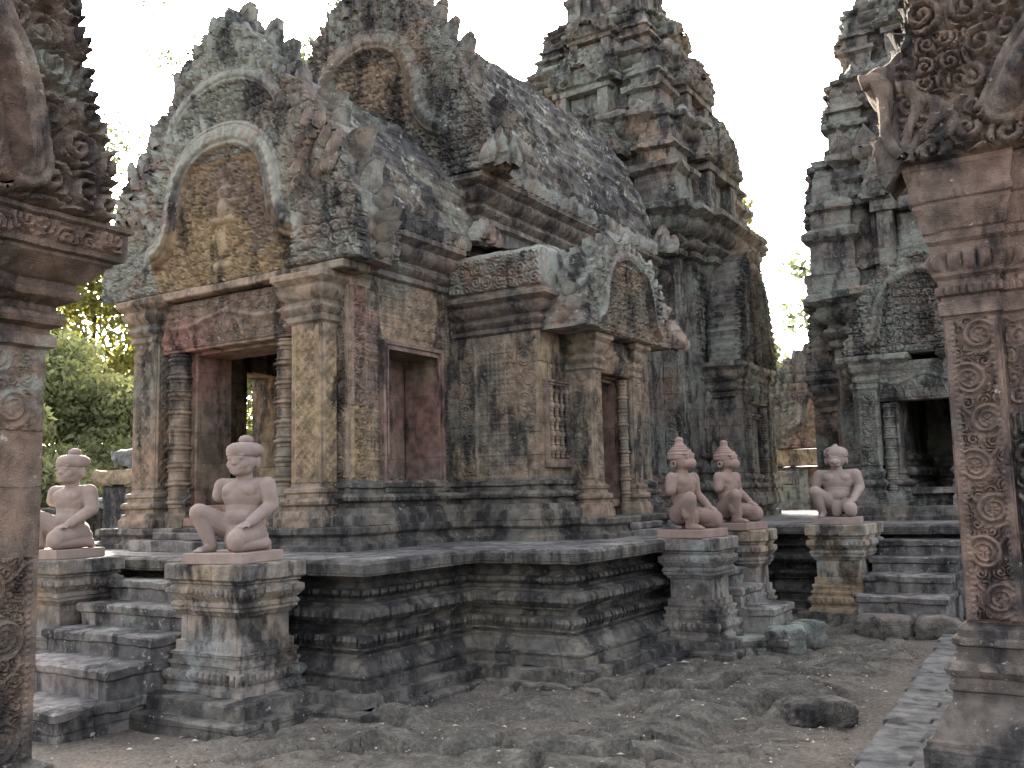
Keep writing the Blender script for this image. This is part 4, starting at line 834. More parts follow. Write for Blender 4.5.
# ------------------------------------------------------------ towers
def redent(h, c=(0, 0), q=.86):
    A = [(h, -.42 * h), (h, .42 * h), (.93 * h, .42 * h), (.93 * h, .68 * h), (q * h, .68 * h), (q * h, q * h), (.68 * h, q * h), (.68 * h, .93 * h), (.42 * h, .93 * h)]
    P = []
    for k in range(4):
        cs, sn = [(1, 0), (0, 1), (-1, 0), (0, -1)][k]
        for x, y in A[1:] if True else A: P.append((c[0] + x * cs - y * sn, c[1] + x * sn + y * cs))
        P.append((c[0] + .42 * h * cs - h * sn, c[1] + .42 * h * sn + h * cs))
    return P
def tower(root, cx, cy, hw, z0, tiers, top, mat, seed, front=True):
    B = [((cx, cy - k) if f == 0 else (cx + k, cy)) for f, k in ((0, hw), (1, hw))]
    z1 = tiers[0][1] if tiers else top
    m = M(); mould(m, redent(hw, (cx, cy)), [(a, b) + tuple(r) for a, b, *r in wbase(z0, .85, .24)] + cornice(z1 - .8, .8, .34), ds=.035, dz=.12)
    m.build('tower_body', mat, root, amp=.01, freq=6, sharp=32, bj=(.02, .5, .26))
    for i, (h, zb) in enumerate(tiers):
        zt = tiers[i + 1][1] if i + 1 < len(tiers) else top; H = zt - zb
        m = M(); mould(m, redent(h, (cx, cy), .82), wbase(zb - .03, .3 * H, .07 * h) + cornice(zt - .42 * H, .42 * H, .15 * h), ds=.045, dz=.1)
        o = m.build('tier', mat, root, amp=.022, freq=5, sharp=34, bj=(.035, .42, .22))
        for T, f in (((cx, cy - h - .02, zb + .08 * H, 0), 0), ((cx + h + .02, cy, zb + .08 * H, 90), 1), ((cx - h - .02, cy, zb + .08 * H, -90), 2)):
            m = M()
            w = .30 * h
            for s in (-1, 1): blk(m, s * w - .07 * h, -.12 * h, 0, s * w + .07 * h, .05, .42 * H, T=T, b=.01)
            blk(m, -w + .1 * h, -.03, 0, w - .1 * h, .05, .4 * H, T=T, b=.01); blk(m, -w * 1.4, -.14 * h, .42 * H, w * 1.4, .05, .5 * H, T=T, b=.01)
            n_ = m.build('false_niche', mat, root, amp=.02, freq=5)
            pediment(root, (mat, mat), .52 * h, .52 * H, (T[0], T[1] - (.13 * h if f == 0 else 0), T[2] + .5 * H, 0) if f == 0 else (T[0] + (.13 * h if f == 1 else -.13 * h), T[1], T[2] + .5 * H, T[3]), th=.2 * h, res=.028, tooth=.05, per=.16, seed=seed + i * 3 + f, fig=False, arch2=None, dep=1.0, name='niche_gable')
        # corner miniature towers on the ledge below
        for sx, sy in ((1, -1), (-1, -1), (1, 1), (-1, 1)):
            s = h * .25; px, py = cx + sx * h * .82, cy + sy * h * .82
            m = M(); pl = lambda r: [(px - r, py - r), (px + r, py - r), (px + r, py + r), (px - r, py + r)]
            mould(m, pl(s), [(0, zb - .05), (0, zb + .12 * H), (-.15 * s, zb + .14 * H), (-.15 * s, zb + .34 * H), (.12 * s, zb + .38 * H), (.12 * s, zb + .43 * H), (-.25 * s, zb + .47 * H), (-.25 * s, zb + .58 * H), (-.05 * s, zb + .6 * H), (-.1 * s, zb + .64 * H), (-.3 * s, zb + .68 * H), (-.35 * s, zb + .78 * H), (-.42 * s, zb + .88 * H), (-.6 * s, zb + .95 * H), (-.85 * s, zb + 1.0 * H)], ds=.05, dz=.08)
            m.build('corner_miniature', mat, root, amp=.03, freq=5)
        for T, n_ in (((cx, cy - h * .99, zt - .01, 0), 7), ((cx + h * .99, cy, zt - .01, 90), 7)):
            L = h * .8; a = xf(np.array([[-L, 0, 0], [L, 0, 0]]), T); antefix_row(root, mat, a[0], a[1], n_, .2 * h, .15 * H, .16, T[3], jit=.3, skip=.25)
def devata(root, x, z0, h, T, mat):
    m = M(); w = .2 * h * 1.3
    for s in (-1, 1): blk(m, s * w - .03, -.04, z0 - .05, s * w + .03, .02, z0 + h * 1.05, T=T, b=.004)
    blk(m, -w, -.02, z0 + h * 1.02, w, .02, z0 + h * 1.2, T=(xf(np.array([[0, 0, 0]]), T)[0][0], xf(np.array([[0, 0, 0]]), T)[0][1], T[2], T[3]), b=.01) if x == 0 else None
    blk(m, -w, -.10, z0 - .08, w, .02, z0, T=T, b=.008)
    f = m.build('niche_frame', mat, root, amp=.006)
    m = M(); q = lambda a, b, c: xf(np.array([[a, b, c]]), T)[0]
    k = h
    ell(m, q(0, -.05, z0 + .9 * k), (.075 * k, .075 * k, .09 * k)); lathe(m, [(.07 * k, z0 + .95 * k), (.05 * k, z0 + 1.02 * k), (.02 * k, z0 + 1.1 * k)], 10, tuple(q(0, -.05, 0)[:2]))
    caps(m, q(0, -.05, z0 + .72 * k), q(0, -.05, z0 + .55 * k), .11 * k, .085 * k); caps(m, q(0, -.05, z0 + .5 * k), q(0, -.05, z0 + .45 * k), .1 * k, .1 * k)
    for s in (-1, 1):
        caps(m, q(s * .055 * k, -.05, z0 + .45 * k), q(s * .06 * k, -.05, z0 + .04 * k), .07 * k, .045 * k); caps(m, q(s * .13 * k, -.04, z0 + .74 * k), q(s * .17 * k, -.03, z0 + .42 * k), .035 * k, .026 * k)
    remesh(m, .018 * max(.6, k), 2, mat, 'relief_figure', None)
    o = bpy.context.scene.collection.objects[-1]
    o.parent = f; o.location = tuple(-wloc(f) )
CT = thing('temple_tower', 'tall tiered central sanctuary tower rising behind the hall roof', 'tower', (AX, 15, .97))
TI = [(1.62, 5.75), (1.30, 7.4), (1.0, 8.65), (.64, 9.5)]
tower(CT, AX, 15, 1.86, TZ, TI, 11.1, mt['tower'], 11)
m = M(); mould(m, [(AX - 1.3, 12.5), (AX + 1.3, 12.5), (AX + 1.3, 13.4), (AX - 1.3, 13.4)], wbase(TZ, .7, .15) + cornice(4.3, .6, .2), ds=.05); m.build('antechamber', mt['tower'], CT, amp=.02)
m = M(); mould(m, redent(2.08, (AX, 15)), [(.12, TZ - .02), (.12, TZ + .08), (.05, TZ + .1), (.08, TZ + .14), (.08, TZ + .2), (0, TZ + .21)], ds=.06); m.build('tower_plinth', mt['base'], CT, amp=.02)
# carved piers and relief figures of the central tower, east and north faces
TE = (AX, 15 - 1.86 * .86, 0, 0)
def tower_faces(root, cx, cy, hw, z0, z1, mat, fz=1.95, fh=.75):
    for T in ((cx, cy - hw * .86, 0, 0), (cx + hw * .86, cy, 0, 90)):
        a, b = .68 * hw, .86 * hw
        cp(root, [(a + .02, b - .02, z0, z1, scroll(.03)), (-b + .02, -a - .02, z0, z1, scroll(.03))], T, mat)
    for T in ((cx, cy - hw * .93, 0, 0), (cx + hw * .93, cy, 0, 90)):
        a, b = .42 * hw, .68 * hw; c = (a + b) / 2
        for s in (1, -1):
            T2 = tuple(xf(np.array([[s * c, 0, 0]]), T)[0]) + (T[3],)
            devata(root, 0, fz, fh, T2, mat)
            w = (b - a) / 2 - .01
            cp(root, [(-w, w, fz + fh * 1.25, z1, foliage(.03, .12))], T2, mat)
tower_faces(CT, AX, 15, 1.86, TZ + .9, 4.9, mt['tower'], fz=TZ + 1.0, fh=.9)
# false door porches
def porch(root, T, w, d, z0, zc, ph, mat, door=False, dh=1.1, seed=20, tymp=None, dw=.30):
    m = M()
    mould(m, [(-w, -d), (w, -d), (w, .1), (-w, .1)] if not door else [(-w, -d), (-dw, -d), (-dw, .1), (-w, .1)], wbase(z0, .5, .14) + cornice(zc - .55, .55, .2), ds=.04, T=T)
    if door: blk(m, -dw + .002, -d + .04, z0, dw - .002, .35, z0 + .15, T=T)
    if door: mould(m, [(dw, -d), (w, -d), (w, .1), (dw, .1)], wbase(z0, .5, .14) + cornice(zc - .55, .55, .2), ds=.04, T=T)
    m.build('porch', mat, root, amp=.012, sharp=32)
    for s in (-1, 1):
        pilaster(root, s * (w - .14), .26, d + .12, z0, zc, T, mat, scroll(.025), o=.07, base=.5)
    colonnette(root, -dw - .1, -d - .06, z0, zc - .62, .07, T, mat); colonnette(root, dw + .1, -d - .06, z0, zc - .62, .07, T, mat)
    m = M(); blk(m, -w + .27, -d - .1, zc - .6, w - .27, -d + .1, zc - .1, T=T); lo = m.build('lintel', mat, root, amp=.01)
    m = M(); panel(m, -w + .29, w - .29, zc - .58, zc - .12, -d - .102, garland(.05), .012, T); m.build('carved_panel', mat, lo, amp=0, sharp=75)
    frame(root, -dw + .01, dw - .01, z0 + .25, z0 + .25 + dh, T, mat, w=.08, d=.08, y=-d + .02, deep=.3)
    q = xf(np.array([[0, -d - .1, zc]]), T)[0]
    pediment(root, (mat, tymp or mat), w * 1.14, ph, (q[0], q[1], q[2], T[3]), th=.42, res=.016, tooth=.05, per=.14, seed=seed, out=OUT, arch=[(.72, .1), (.6, .16), (.54, .3), (.5, .5), (.36, .7), (.18, .79), (0, .82)], arch2=None, dep=.9, fig=False)
porch(CT, (AX + 1.86, 14.85, 0, 90), .84, .3, TZ + .2, 3.35, 1.95, mt['tower'], seed=24)
NT = thing('temple_tower', 'right hand tower with a dark doorway behind the far stairs', 'tower', (-1.85, 14.7, .97))
m = M(); mould(m, redent(1.62, (-1.85, 14.7)), [(.12, TZ - .02), (.12, TZ + .08), (.05, TZ + .1), (.08, TZ + .14), (.08, TZ + .2), (0, TZ + .21)], ds=.06)
mould(m, [(-3.0, 12.55), (-.7, 12.55), (-.7, 13.2), (-3.0, 13.2)], [(.05, TZ - .02), (.05, TZ + .06), (0, TZ + .07), (0, TZ + .17), (-.03, TZ + .18)], ds=.06)
m.build('tower_plinth', mt['base'], NT, amp=.018)
hw = 1.45; P = redent(hw, (-1.85, 14.7)); k0 = min(range(len(P)), key=lambda i: (P[i][1], P[i][0]))
i0 = [i for i in range(len(P)) if abs(P[i][1] - (14.7 - hw)) < 1e-6]; i0.sort(key=lambda i: P[i][0])
notch = [(-2.22, 14.7 - hw), (-2.22, 14.9), (-1.56, 14.9), (-1.56, 14.7 - hw)]
PL = P[:i0[0] + 1] + notch + P[i0[0] + 1:]
m = M(); mould(m, PL, wbase(TZ + .2, .7, .16) + cornice(3.3, .75, .3), ds=.035, dz=.12); m.build('tower_body', mt['tower'], NT, amp=.01, freq=6, sharp=32, bj=(.018, .5, .26))
tower_faces(NT, -1.85, 14.7, hw, TZ + .9, 3.2, mt['tower'], fz=TZ + .95, fh=.8)
porch(NT, (-1.89, 14.7 - hw, 0, 0), .84, .36, TZ + .18, 3.08, 1.3, mt['tower'], door=True, dh=1.1, seed=29, dw=.36)
porch(NT, (-1.85 - hw, 14.6, 0, -90), .74, .12, TZ + .2, 3.0, 1.3, mt['tower'], seed=31)
tower(NT, -1.85, 14.7, .9, 3.9, [(1.42, 4.1), (1.15, 6.0), (.94, 7.2), (.7, 8.3)], 10.2, mt['tower'], 41)

# ------------------------------------------------------------ near buildings at the frame's sides
RB = thing('carved_building', 'reddish carved doorway pier and cornice at the right edge', 'building', (-.6, 5.2, 0))
RY = 5.2
prR = [(.27, -.15), (.27, .155), (.25, .17), (.245, .19), (.22, .2), (.16, .30, .01, .05), (.1, .37), (.1, .41), (.12, .42), (.12, .445), (.09, .45), (.09, .475), (.115, .49, .012, .07), (.13, .515, .022, .07), (.115, .545, .012, .07), (.075, .555), (.075, .62), (.095, .63), (.095, .655), (.06, .665), (.06, .7), (.02, .72), (0, .73)]
prT = [(0, 2.24), (.035, 2.25), (.035, 2.31), (.01, 2.32), (.01, 2.345), (.05, 2.355, .012, .03), (.055, 2.375, .016, .03), (.05, 2.395, .012, .03), (.03, 2.4), (.03, 2.43), (.075, 2.45), (.075, 2.47), (.085, 2.48, .012, .056), (.1, 2.50, .03, .056), (.105, 2.52, .034, .056), (.1, 2.54, .03, .056), (.085, 2.56, .012, .056), (.07, 2.565), (.07, 2.61), (.11, 2.63), (.115, 2.67), (.14, 2.68), (.17, 2.76, .01, .06), (.21, 2.8), (.21, 2.82), (.235, 2.83, .008, .02), (.24, 2.85, .008, .02), (.235, 2.87), (.225, 2.875), (.225, 2.9), (.26, 3.0), (.26, 3.02)]
prR = [(x[0] * .76,) + tuple(x[1:]) for x in prR]; prT = [(x[0] * .47,) + tuple(x[1:]) for x in prT]
m = M(); mould(m, [(-.66, RY), (-.40, RY), (-.40, RY + .04), (2.2, RY + .04), (2.2, RY + 2), (-.66, RY + 2)], prR, ds=.0081, dz=.15); m.build('base_moulding', mt['neardk'], RB, amp=.006, sharp=32)
m = M(); mould(m, [(-.66, RY), (-.40, RY), (-.40, RY + .04), (2.2, RY + .04), (2.2, RY + 2), (-.66, RY + 2)], [(0, .731)] + prT, ds=.007, dz=.15); m.build('wall', mt['near'], RB, amp=.006, sharp=32)
m = M(); panel(m, -.655, -.405, .74, 2.23, RY + .0, scroll(.03, per=.215, border=.2), .006); m.build('carved_pilaster_panel', mt['near'], RB, amp=0, sharp=75)
m = M(); panel(m, -.395, .3, .74, 1.75, RY + .038, foliage(.03, .15, 4), .009); m.build('carved_wall_panel', mt['neard'], RB, amp=0, sharp=75)
m = M(); panel(m, -.395, .3, 1.78, 2.22, RY + .038, foliage(.012, .1, 6), .009); m.build('carved_wall_panel', mt['near'], RB, amp=0, sharp=75)
m = M(); panel(m, -.84, 1.2, -.02, .15, RY - .207, lattice(.014, .13), .009); m.build('base_frieze', mt['base'], RB, amp=0, sharp=75)
RG = pediment(RB, (mt['neard'], mt['near']), 1.72, 2.7, (.85, RY - .13, 3.02, 0), th=.5, res=.011, out=OUT, arch=[(.66, .08), (.6, .16), (.5, .24), (.46, .36), (.42, .48), (.28, .62), (0, .66)], arch2=None, seed=15, tooth=.03, per=.12, dep=.9, fig=False, leaf=(.1, .13, .09), rows=False, curl=.17, clipx=(-1.65, 1.7))
def naga(root, T, mat, s=1.0, sx=1):          # serpent hood carved on a solid plate at the end of a gable; local: faces -Y, heads turn to -sx
    out = smooth_poly([(-.065, -.17), (-.115, -.06), (-.11, .05), (-.07, .09), (-.075, .26), (-.14, .33), (-.145, .385), (-.09, .43), (-.02, .43), (.04, .5), (.34, .56), (.34, -.05), (.03, -.05), (-.03, -.12), (-.065, -.17)], 2)[:-1]
    out = out * [sx * s, s]; n = len(out); m = M(); k = 5
    if sx > 0: out = out[::-1]
    V = np.zeros((k, n, 3)); V[..., 0] = out[:, 0]; V[..., 2] = out[:, 1]; V[..., 1] = np.array([0, .015, .1, .2, .3])[:, None]
    c = np.array([.1 * sx * s, .2 * s]); V[0, :, 0] = c[0] + (out[:, 0] - c[0]) * .95; V[0, :, 2] = c[1] + (out[:, 1] - c[1]) * .96
    idx = np.arange(k * n).reshape(k, n); Q = np.stack([idx[:-1], idx[1:], np.roll(idx, -1, 1)[1:], np.roll(idx, -1, 1)[:-1]], -1).reshape(-1, 4)
    m.add(V, Q, [list(idx[0]), list(idx[-1][::-1])], T); p = m.build('serpent_hood', mat, root, amp=.012, freq=7)
    for pts, r in (([(.02, -.03), (-.045, .06), (-.035, .19), (-.03, .3), (-.08, .37), (-.14, .36)], 1.05), ([(.03, -.02), (.055, .09), (.105, .17), (.1, .25), (.06, .3), (.02, .29)], .95), ([(.05, -.03), (.1, .05), (.17, .1), (.19, .17), (.16, .21), (.12, .205)], .85), ([(.08, -.03), (.15, .01), (.24, .04), (.26, .09), (.24, .115)], .7)):
        P = smooth_poly(pts, 3); t_ = np.linspace(0, 1, len(P)); q = [xf(np.array([[a[0] * sx * s, -.006 * s, a[1] * s]]), T)[0] for a in P]
        m = M(); tube(m, q, s * r * (.026 + .016 * np.exp(-((t_ - .6) / .2) ** 2) + .014 * np.exp(-((t_ - .92) / .08) ** 2)), 12); m.build('serpent_neck', mat, p, amp=.005, freq=9)
    m = M(); panel(m, *sorted((.1 * sx * s, .33 * sx * s)), .22 * s, .5 * s, -.002, foliage(.035, .11, 51), .008, T); m.build('carved_leaves', mat, p, amp=0, sharp=75)
naga(RG, (-.79, RY - .17, 3.1, 0), mt['neard'], 1.1)
LB = thing('carved_building', 'dark carved pilaster and gable end at the left edge', 'building', (-3.9, 2.2, 0))
TL = (-3.9, 2.4, 0, 90)
prL = [(.2, -.2), (.2, .1), (.14, .14), (.1, .22), (.11, .27), (.06, .3), (.06, .33), (0, .36)]
prLT = [(0, 2.08), (.03, 2.09), (.03, 2.14), (.01, 2.15), (.01, 2.17), (.05, 2.185), (.06, 2.21), (.05, 2.235), (.03, 2.24), (.03, 2.27), (.09, 2.3), (.1, 2.32), (.1, 2.33), (.08, 2.34), (.08, 2.37), (.12, 2.39), (.17, 2.45), (.19, 2.46), (.19, 2.475), (.22, 2.48), (.23, 2.50), (.23, 2.6), (.25, 2.61), (.25, 2.63)]
m = M(); mould(m, [(-3.0, .04), (-.55, .04), (-.55, 0), (0, 0), (0, 1.0), (-3.0, 1.0)], prL + prLT, ds=.014, dz=.15, T=TL); m.build('wall', mt['neard'], LB, amp=.007, sharp=32)
m = M(); panel(m, -.36, -.005, .37, 1.2, 0, scroll(.03, per=.2, border=.17, seed=12), .006, TL); m.build('carved_pilaster_panel', mt['neard'], LB, amp=0, sharp=75)
m = M(); panel(m, -.36, -.005, 1.72, 2.06, 0, scroll(.018, per=.2, border=.17, seed=13), .006, TL); m.build('carved_pilaster_panel', mt['neard'], LB, amp=0, sharp=75)
m = M(); panel(m, -1.5, .2, 2.5, 2.6, -.231, foliage(.02, .1, 17), .008, TL); m.build('carved_frieze', mt['near'], LB, amp=0, sharp=75)
LG = pediment(LB, (mt['neard'], mt['near']), 1.62, 2.6, (-3.66, 2.4 - 1.5, 2.63, 90), th=.4, res=.011, out=OUT, arch=[(.74, .06), (.7, .2), (.62, .28), (.58, .36), (.52, .48), (.34, .62), (0, .66)], arch2=None, seed=19, tooth=.03, per=.12, fig=False, leaf=(.1, .13, .09), rows=False, curl=.17)
naga(LG, (-3.7, 2.34, 2.74, 90), mt['neard'], .8, sx=-1)
m = M(); V, Q = leaf_mesh(.26, .5, .16); m.add(V, Q, None, (-3.76, 2.42, 2.62, 90)); V, Q = leaf_mesh(.16, .24, .12); m.add(V, Q, None, (-3.72, 2.50, 2.62, 90)); m.build('leaf_end', mt['neard'], LG, amp=.012, freq=8)

# ------------------------------------------------------------ things behind
BG = thing('gate_pavilion', 'ruined gable and wall seen in the gap between the two towers', 'building', (-5.6, 22, 0))
hb('wall', mt['tower'], [(-9.5, 22.2, -.1, -5.9, 22.7, 1.9)], amp=.03, parent=BG); hb('wall', mt['tower'], [(-4.9, 22.2, -.1, -1, 22.7, 1.9)], amp=.03, parent=BG)
hb('wall', mt['red'], [(-5.9, 22.3, -.1, -4.9, 22.7, 1.9)], amp=.02, parent=BG)
hb('lintel', mt['ochre'], [(-7.0, 22.05, 1.92, -3.6, 22.7, 2.3)], amp=.02, parent=BG)
pediment(BG, (mt['tower'], mt['red']), 1.75, 2.5, (-5.35, 22.0, 2.32, 0), th=.4, res=.03, seed=33, tooth=.14, per=.3, arch2=None)
for x in (-6.9, -6.2): hb('ruined_pier', mt['mossy'], [(x - .16, 20.2, -.1, x + .16, 20.6, 1.5 + .2 * rng.random())], amp=.05, parent=BG)
hb('door_block', mt['tower'], [(-7.2, 20.1, 1.5, -5.7, 20.7, 1.75)], amp=.04, parent=BG)
EW = thing('enclosure_wall', 'low broken dark stone wall beyond the left guardian', 'wall', (-17, 9, 0))
bx = []
for k in range(16):
    h = 1.35 + .35 * rng.random(); bx.append((-17.3 + .15 * rng.random(), 1 + k * 1.3, -.1, -16.7, 1 + k * 1.3 + 1.29, h))
hb('wall', mt['base'], bx, amp=.06, parent=EW, b=.03)
hb('coping_stone', mt['mossy'], [(-17.45, 1 + k * 1.3, b[5] + .004, -16.55, 1 + k * 1.3 + 1.2, b[5] + .2) for k, b in enumerate(bx) if k % 3 != 1], amp=.07, parent=EW, b=.03)
RU = thing('ruined_shrine', 'small ruined stone shrine with broken roof beyond the left guardian', 'shrine', (-15, 11.4, 0))
hb('wall', mt['base'], [(-15.9, 11.0, -.1, -14.3, 12.2, 1.75)], amp=.07, parent=RU, b=.04)
hb('cornice', mt['ochre'], [(-16.05, 10.85, 1.78, -14.15, 12.3, 2.05)], amp=.06, parent=RU, b=.03)
hb('roof', mt['mossy'], [(-15.7, 11.1, 2.06, -14.5, 12.0, 2.45), (-15.4, 11.3, 2.46, -14.9, 11.8, 2.95)], amp=.1, parent=RU, b=.05)

# loose stones
def rock(name, x, y, z, sx, sy, sz, mat, label, seed, boxy=0.0, rz=0, group=None):
    m = M(); n = 26; th = np.linspace(.03, np.pi - .03, n); ph = np.arange(36) * 2 * np.pi / 36
    D = np.stack([np.sin(th)[:, None] * np.cos(ph), np.sin(th)[:, None] * np.sin(ph), np.broadcast_to(-np.cos(th)[:, None], (n, 36))], -1)
    if boxy: k = 1 / (np.abs(D) ** boxy).sum(-1) ** (1 / boxy); D = D * k[..., None]
    D = D * (1 + .16 * fbm(D * 1.6 + seed, seed, 4)[..., None] + .10 * fbm(D * 5 + seed, seed + 3, 4)[..., None]) * np.array([sx, sy, sz])
    idx = np.arange(n * 36).reshape(n, 36)
    Q = np.stack([idx[:-1], np.roll(idx, -1, 1)[:-1], np.roll(idx, -1, 1)[1:], idx[1:]], -1).reshape(-1, 4)
    m.add(D, Q, [list(idx[-1]), list(idx[0][::-1])]); o = m.build(name, mat, amp=.006, freq=8, sharp=80); o.location = (x, y, z); o.rotation_euler = (0, 0, R(rz)); return tag(o, label, 'rock', group)
rock('boulder', -1.68, 6.22, .0, .21, .16, .085, mt['rock'], 'low flat topped dark laterite rock lying on the brown earth', 3, 5, 30)
rock('fallen_block', -2.58, 8.62, .06, .17, .22, .12, mt['mossy'], 'larger green tinged stone block by the middle stairs', 5, 6, 20)
rock('fallen_block', -2.50, 8.98, .07, .17, .15, .12, mt['mossy'], 'smaller green tinged block touching the larger one behind', 8, 6, 35)
rock('foot_stone', -1.98, 9.86, .05, .27, .14, .12, mt['rock'], 'long rough stone before the far stairs, left one', 11, 4, 4)
rock('foot_stone', -1.49, 9.87, .05, .2, .14, .13, mt['rock'], 'rough stone before the far stairs, right one beside the pilaster', 14, 4, -3)
# litter: small pale scraps and dry leaves
m = M(); k = 2600
px_ = rng.uniform(-6, .2, k); py_ = rng.uniform(3.2, 11.3, k)
for x, y in zip(px_, py_):
    if (x < -4.3 and y > 4.9) or (x < -3.3 and y > 6.2): continue
    s = .005 + .02 * rng.random() ** 3; a = rng.uniform(0, 6.28); z = gh(x, y) + .012; ca, sa = math.cos(a) * s, math.sin(a) * s
    V = [(x - ca, y - sa, z), (x + sa * .5, y - ca * .5, z + rng.uniform(0, .012)), (x + ca, y + sa, z), (x - sa * .5, y + ca * .5, z + rng.uniform(0, .012))]
    m.add(V, [(0, 1, 2, 3)])
lm, lt_ = nodes('dry leaves'); b_ = lt_.nodes.new('ShaderNodeBsdfPrincipled'); g_ = lt_.nodes.new('ShaderNodeNewGeometry'); r_ = lt_.nodes.new('ShaderNodeValToRGB')
r_.color_ramp.elements[0].color = (.16, .09, .05, 1); r_.color_ramp.elements[1].color = (.5, .45, .36, 1); lt_.links.new(g_.outputs['Random Per Island'], r_.inputs[0]); lt_.links.new(r_.outputs[0], b_.inputs['Base Color']); b_.inputs['Roughness'].default_value = .9
o_ = lt_.nodes.new('ShaderNodeOutputMaterial'); lt_.links.new(b_.outputs[0], o_.inputs[0])
tag(m.build('leaf_litter', lm, amp=0, smooth=False), 'scattered dry leaves and pale scraps on the ground', kind='stuff')
for x, y, s, lb in ((-3.12, 7.7, .05, 'larger pale scrap by the middle stairs'), (-3.02, 7.35, .04, 'pale scrap nearest the terrace corner'), (-2.75, 7.55, .025, 'smallest pale scrap on the grey ground')): m = M(); m.add([(x - s, y - s * .4, gh(x, y) + .014), (x + s * .6, y - s * .6, gh(x, y) + .02), (x + s, y + s * .4, gh(x, y) + .014), (x - s * .5, y + s * .6, gh(x, y) + .024)], [(0, 1, 2, 3)]); tag(m.build('paper_scrap', lm, amp=0, smooth=False), lb, 'scrap', 'pale scraps on the ground')
# ------------------------------------------------------------ trees
def leaf_mat(name, a, b, tr):
    m, t = nodes(name); N = t.nodes.new; L = t.links.new; g = N('ShaderNodeNewGeometry'); r = N('ShaderNodeValToRGB'); r.color_ramp.elements[0].color = a + (1,); r.color_ramp.elements[1].color = b + (1,)
    L(g.outputs['Random Per Island'], r.inputs[0]); d = N('ShaderNodeBsdfDiffuse'); s = N('ShaderNodeBsdfTranslucent'); L(r.outputs[0], d.inputs[0])
    h = N('ShaderNodeMix'); h.data_type = 'RGBA'; h.blend_type = 'MULTIPLY'; h.inputs[0].default_value = 1; L(r.outputs[0], h.inputs[6]); h.inputs[7].default_value = tr + (1,); L(h.outputs[2], s.inputs[0])
    x = N('ShaderNodeMixShader'); x.inputs[0].default_value = .5; L(d.outputs[0], x.inputs[1]); L(s.outputs[0], x.inputs[2]); o = N('ShaderNodeOutputMaterial'); L(x.outputs[0], o.inputs[0]); return m
LEAF = [leaf_mat('far pale leaves', (.09, .11, .07), (.15, .17, .1), (.8, .8, .6)), leaf_mat('green leaves', (.13, .15, .09), (.24, .25, .145), (1.5, 1.45, .9)), leaf_mat('yellow green leaves', (.1, .115, .05), (.18, .18, .075), (1.7, 1.55, .8))]
bark = stone('bark', (.12, .1, .085), (.08, .07, .06), stain=.2, pale=.1, joint=0, carve=0, rough=1.2)
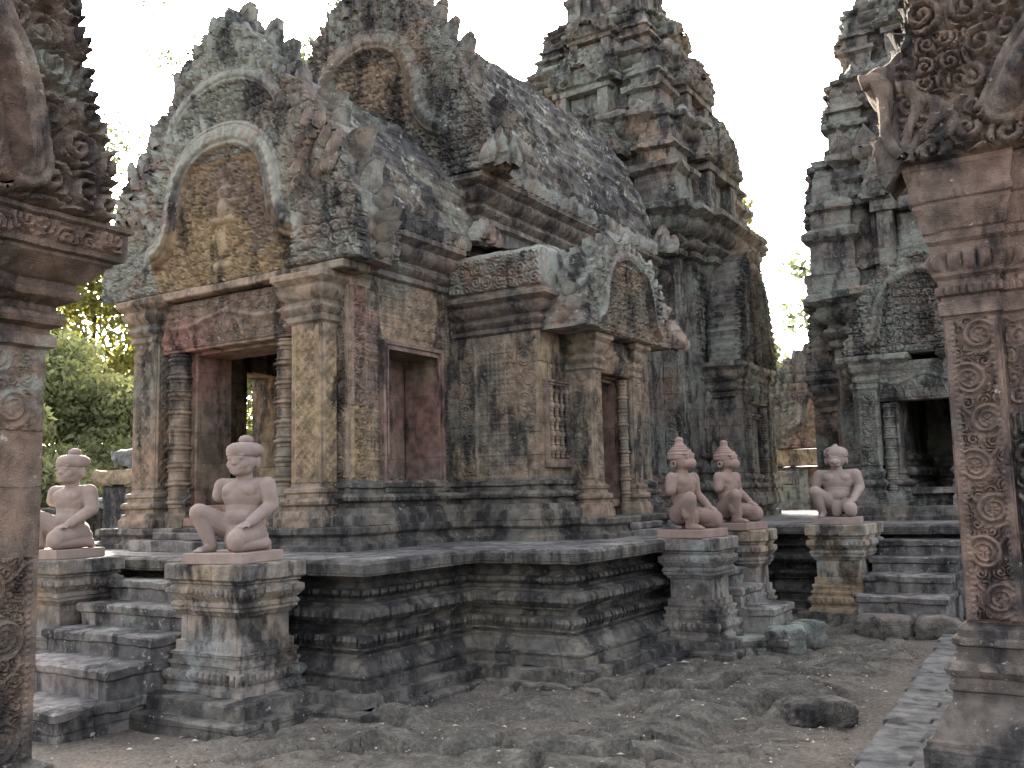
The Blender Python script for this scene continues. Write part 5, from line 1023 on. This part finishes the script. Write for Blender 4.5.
def tree(x, y, h, rad, crown0, n, leaf, label, mat, seed, trunk=.2, clumps=26, name='broadleaf_tree', group='trees behind the temple'):
    rg = np.random.default_rng(seed); t = thing(name, label, 'tree', (x, y, 0), 0, group)
    m = M(); k = 9; zs = np.linspace(-.2, h * .86, k); wob = np.cumsum(rg.normal(0, .012 * h, (k, 2)), 0)
    P = np.c_[x + wob[:, 0] - wob[0, 0], y + wob[:, 1] - wob[0, 1], zs]; tube(m, P, trunk * np.linspace(1.15, .22, k), 9)
    C = []
    for c in range(clumps):
        zc = crown0 + (h - crown0) * rg.random() ** .8; f = (zc - crown0) / (h - crown0); rr = rad * (1 - .65 * f ** 1.5) * rg.uniform(.25, 1); a = rg.uniform(0, 6.28)
        p = np.array([x + rr * math.cos(a), y + rr * math.sin(a), zc]); C.append((p, rad * rg.uniform(.16, .34)))
        b = P[int(np.clip((zc - rg.uniform(.15, .3) * h) / (h * .86) * (k - 1), 1, k - 1))]; mid = (b + p) / 2 + np.array([0, 0, .06 * h])
        tube(m, [b, (b + mid) / 2 + rg.normal(0, .02 * h, 3), mid, p], [trunk * .32, trunk * .22, trunk * .14, trunk * .05], 6)
    m.build('trunk', bark, t, amp=.03 * trunk * 4)
    sz = np.array([c[1] for c in C]); w = sz ** 2; w /= w.sum(); i = rg.choice(len(C), n, p=w)
    d = rg.normal(0, 1, (n, 3)); d /= np.linalg.norm(d, axis=1)[:, None]; r = rg.random(n) ** .45
    ctr = np.array([c[0] for c in C])[i] + d * (r * sz[i])[:, None] * np.array([1.15, 1.15, .75])
    u = rg.normal(0, 1, (n, 3)); u /= np.linalg.norm(u, axis=1)[:, None]; v = np.cross(u, rg.normal(0, 1, (n, 3))); v /= np.linalg.norm(v, axis=1)[:, None]
    s = leaf * rg.uniform(.6, 1.3, n)[:, None]
    V = np.stack([ctr - u * s, ctr - v * s * .5, ctr + u * s, ctr + v * s * .5], 1).reshape(-1, 3)
    m = M(); m.add(V, np.arange(4 * n).reshape(n, 4)); m.build('crown', mat, t, amp=0, smooth=False)
tree(-24, 15.5, 5.4, 3.6, .8, 30000, .09, 'dense green tree seen directly left of the front gable', LEAF[1], 1)
tree(-31, 21, 10.5, 5, 3, 9000, .16, 'yellow green sunlit tree behind the dense tree left of the temple', LEAF[2], 2)
tree(-27, 9.5, 5.6, 4, .6, 26000, .1, 'green tree close behind the left foreground pilaster', LEAF[1], 3)
tree(-35.5, 27.5, 25, 5, 14, 1300, .15, 'tall thin crowned tree high above the left gable end', LEAF[0], 4, clumps=9)
tree(-37, 16, 16, 6, 5, 6000, .2, 'tall sparse tree in the sky gap beside the left gable', LEAF[2], 5, clumps=24)
tree(-35, 35.5, 29, 5, 19, 1000, .15, 'tall bare topped tree peeking over the two gables', LEAF[0], 6, clumps=8)
tree(-14, 38, 14, 4, 4, 9000, .2, 'pale tree seen through the gap between the towers', LEAF[1], 7, clumps=22)
tree(-9.5, 44, 13, 4, 5, 900, .2, 'thin tall tree above the gap between the towers', LEAF[0], 8, clumps=14)
tree(-30, 45, 21, 5, 14, 2500, .2, 'sparse treetop above the vaulted roof', LEAF[2], 9, clumps=10)
tree(-21.5, 13, 3.4, 2.2, .4, 9000, .1, 'low bush between the enclosure wall and the trees', LEAF[1], 10, trunk=.06, clumps=18, name='bush')
tree(-32, 18.5, 7, 5, .5, 16000, .15, 'dark green undergrowth tree filling the back of the left gap', LEAF[1], 12, clumps=30)
tree(-22, 19.5, 5.5, 3.2, .5, 12000, .13, 'small dense tree glimpsed through the hall doorway', LEAF[1], 13, trunk=.1)
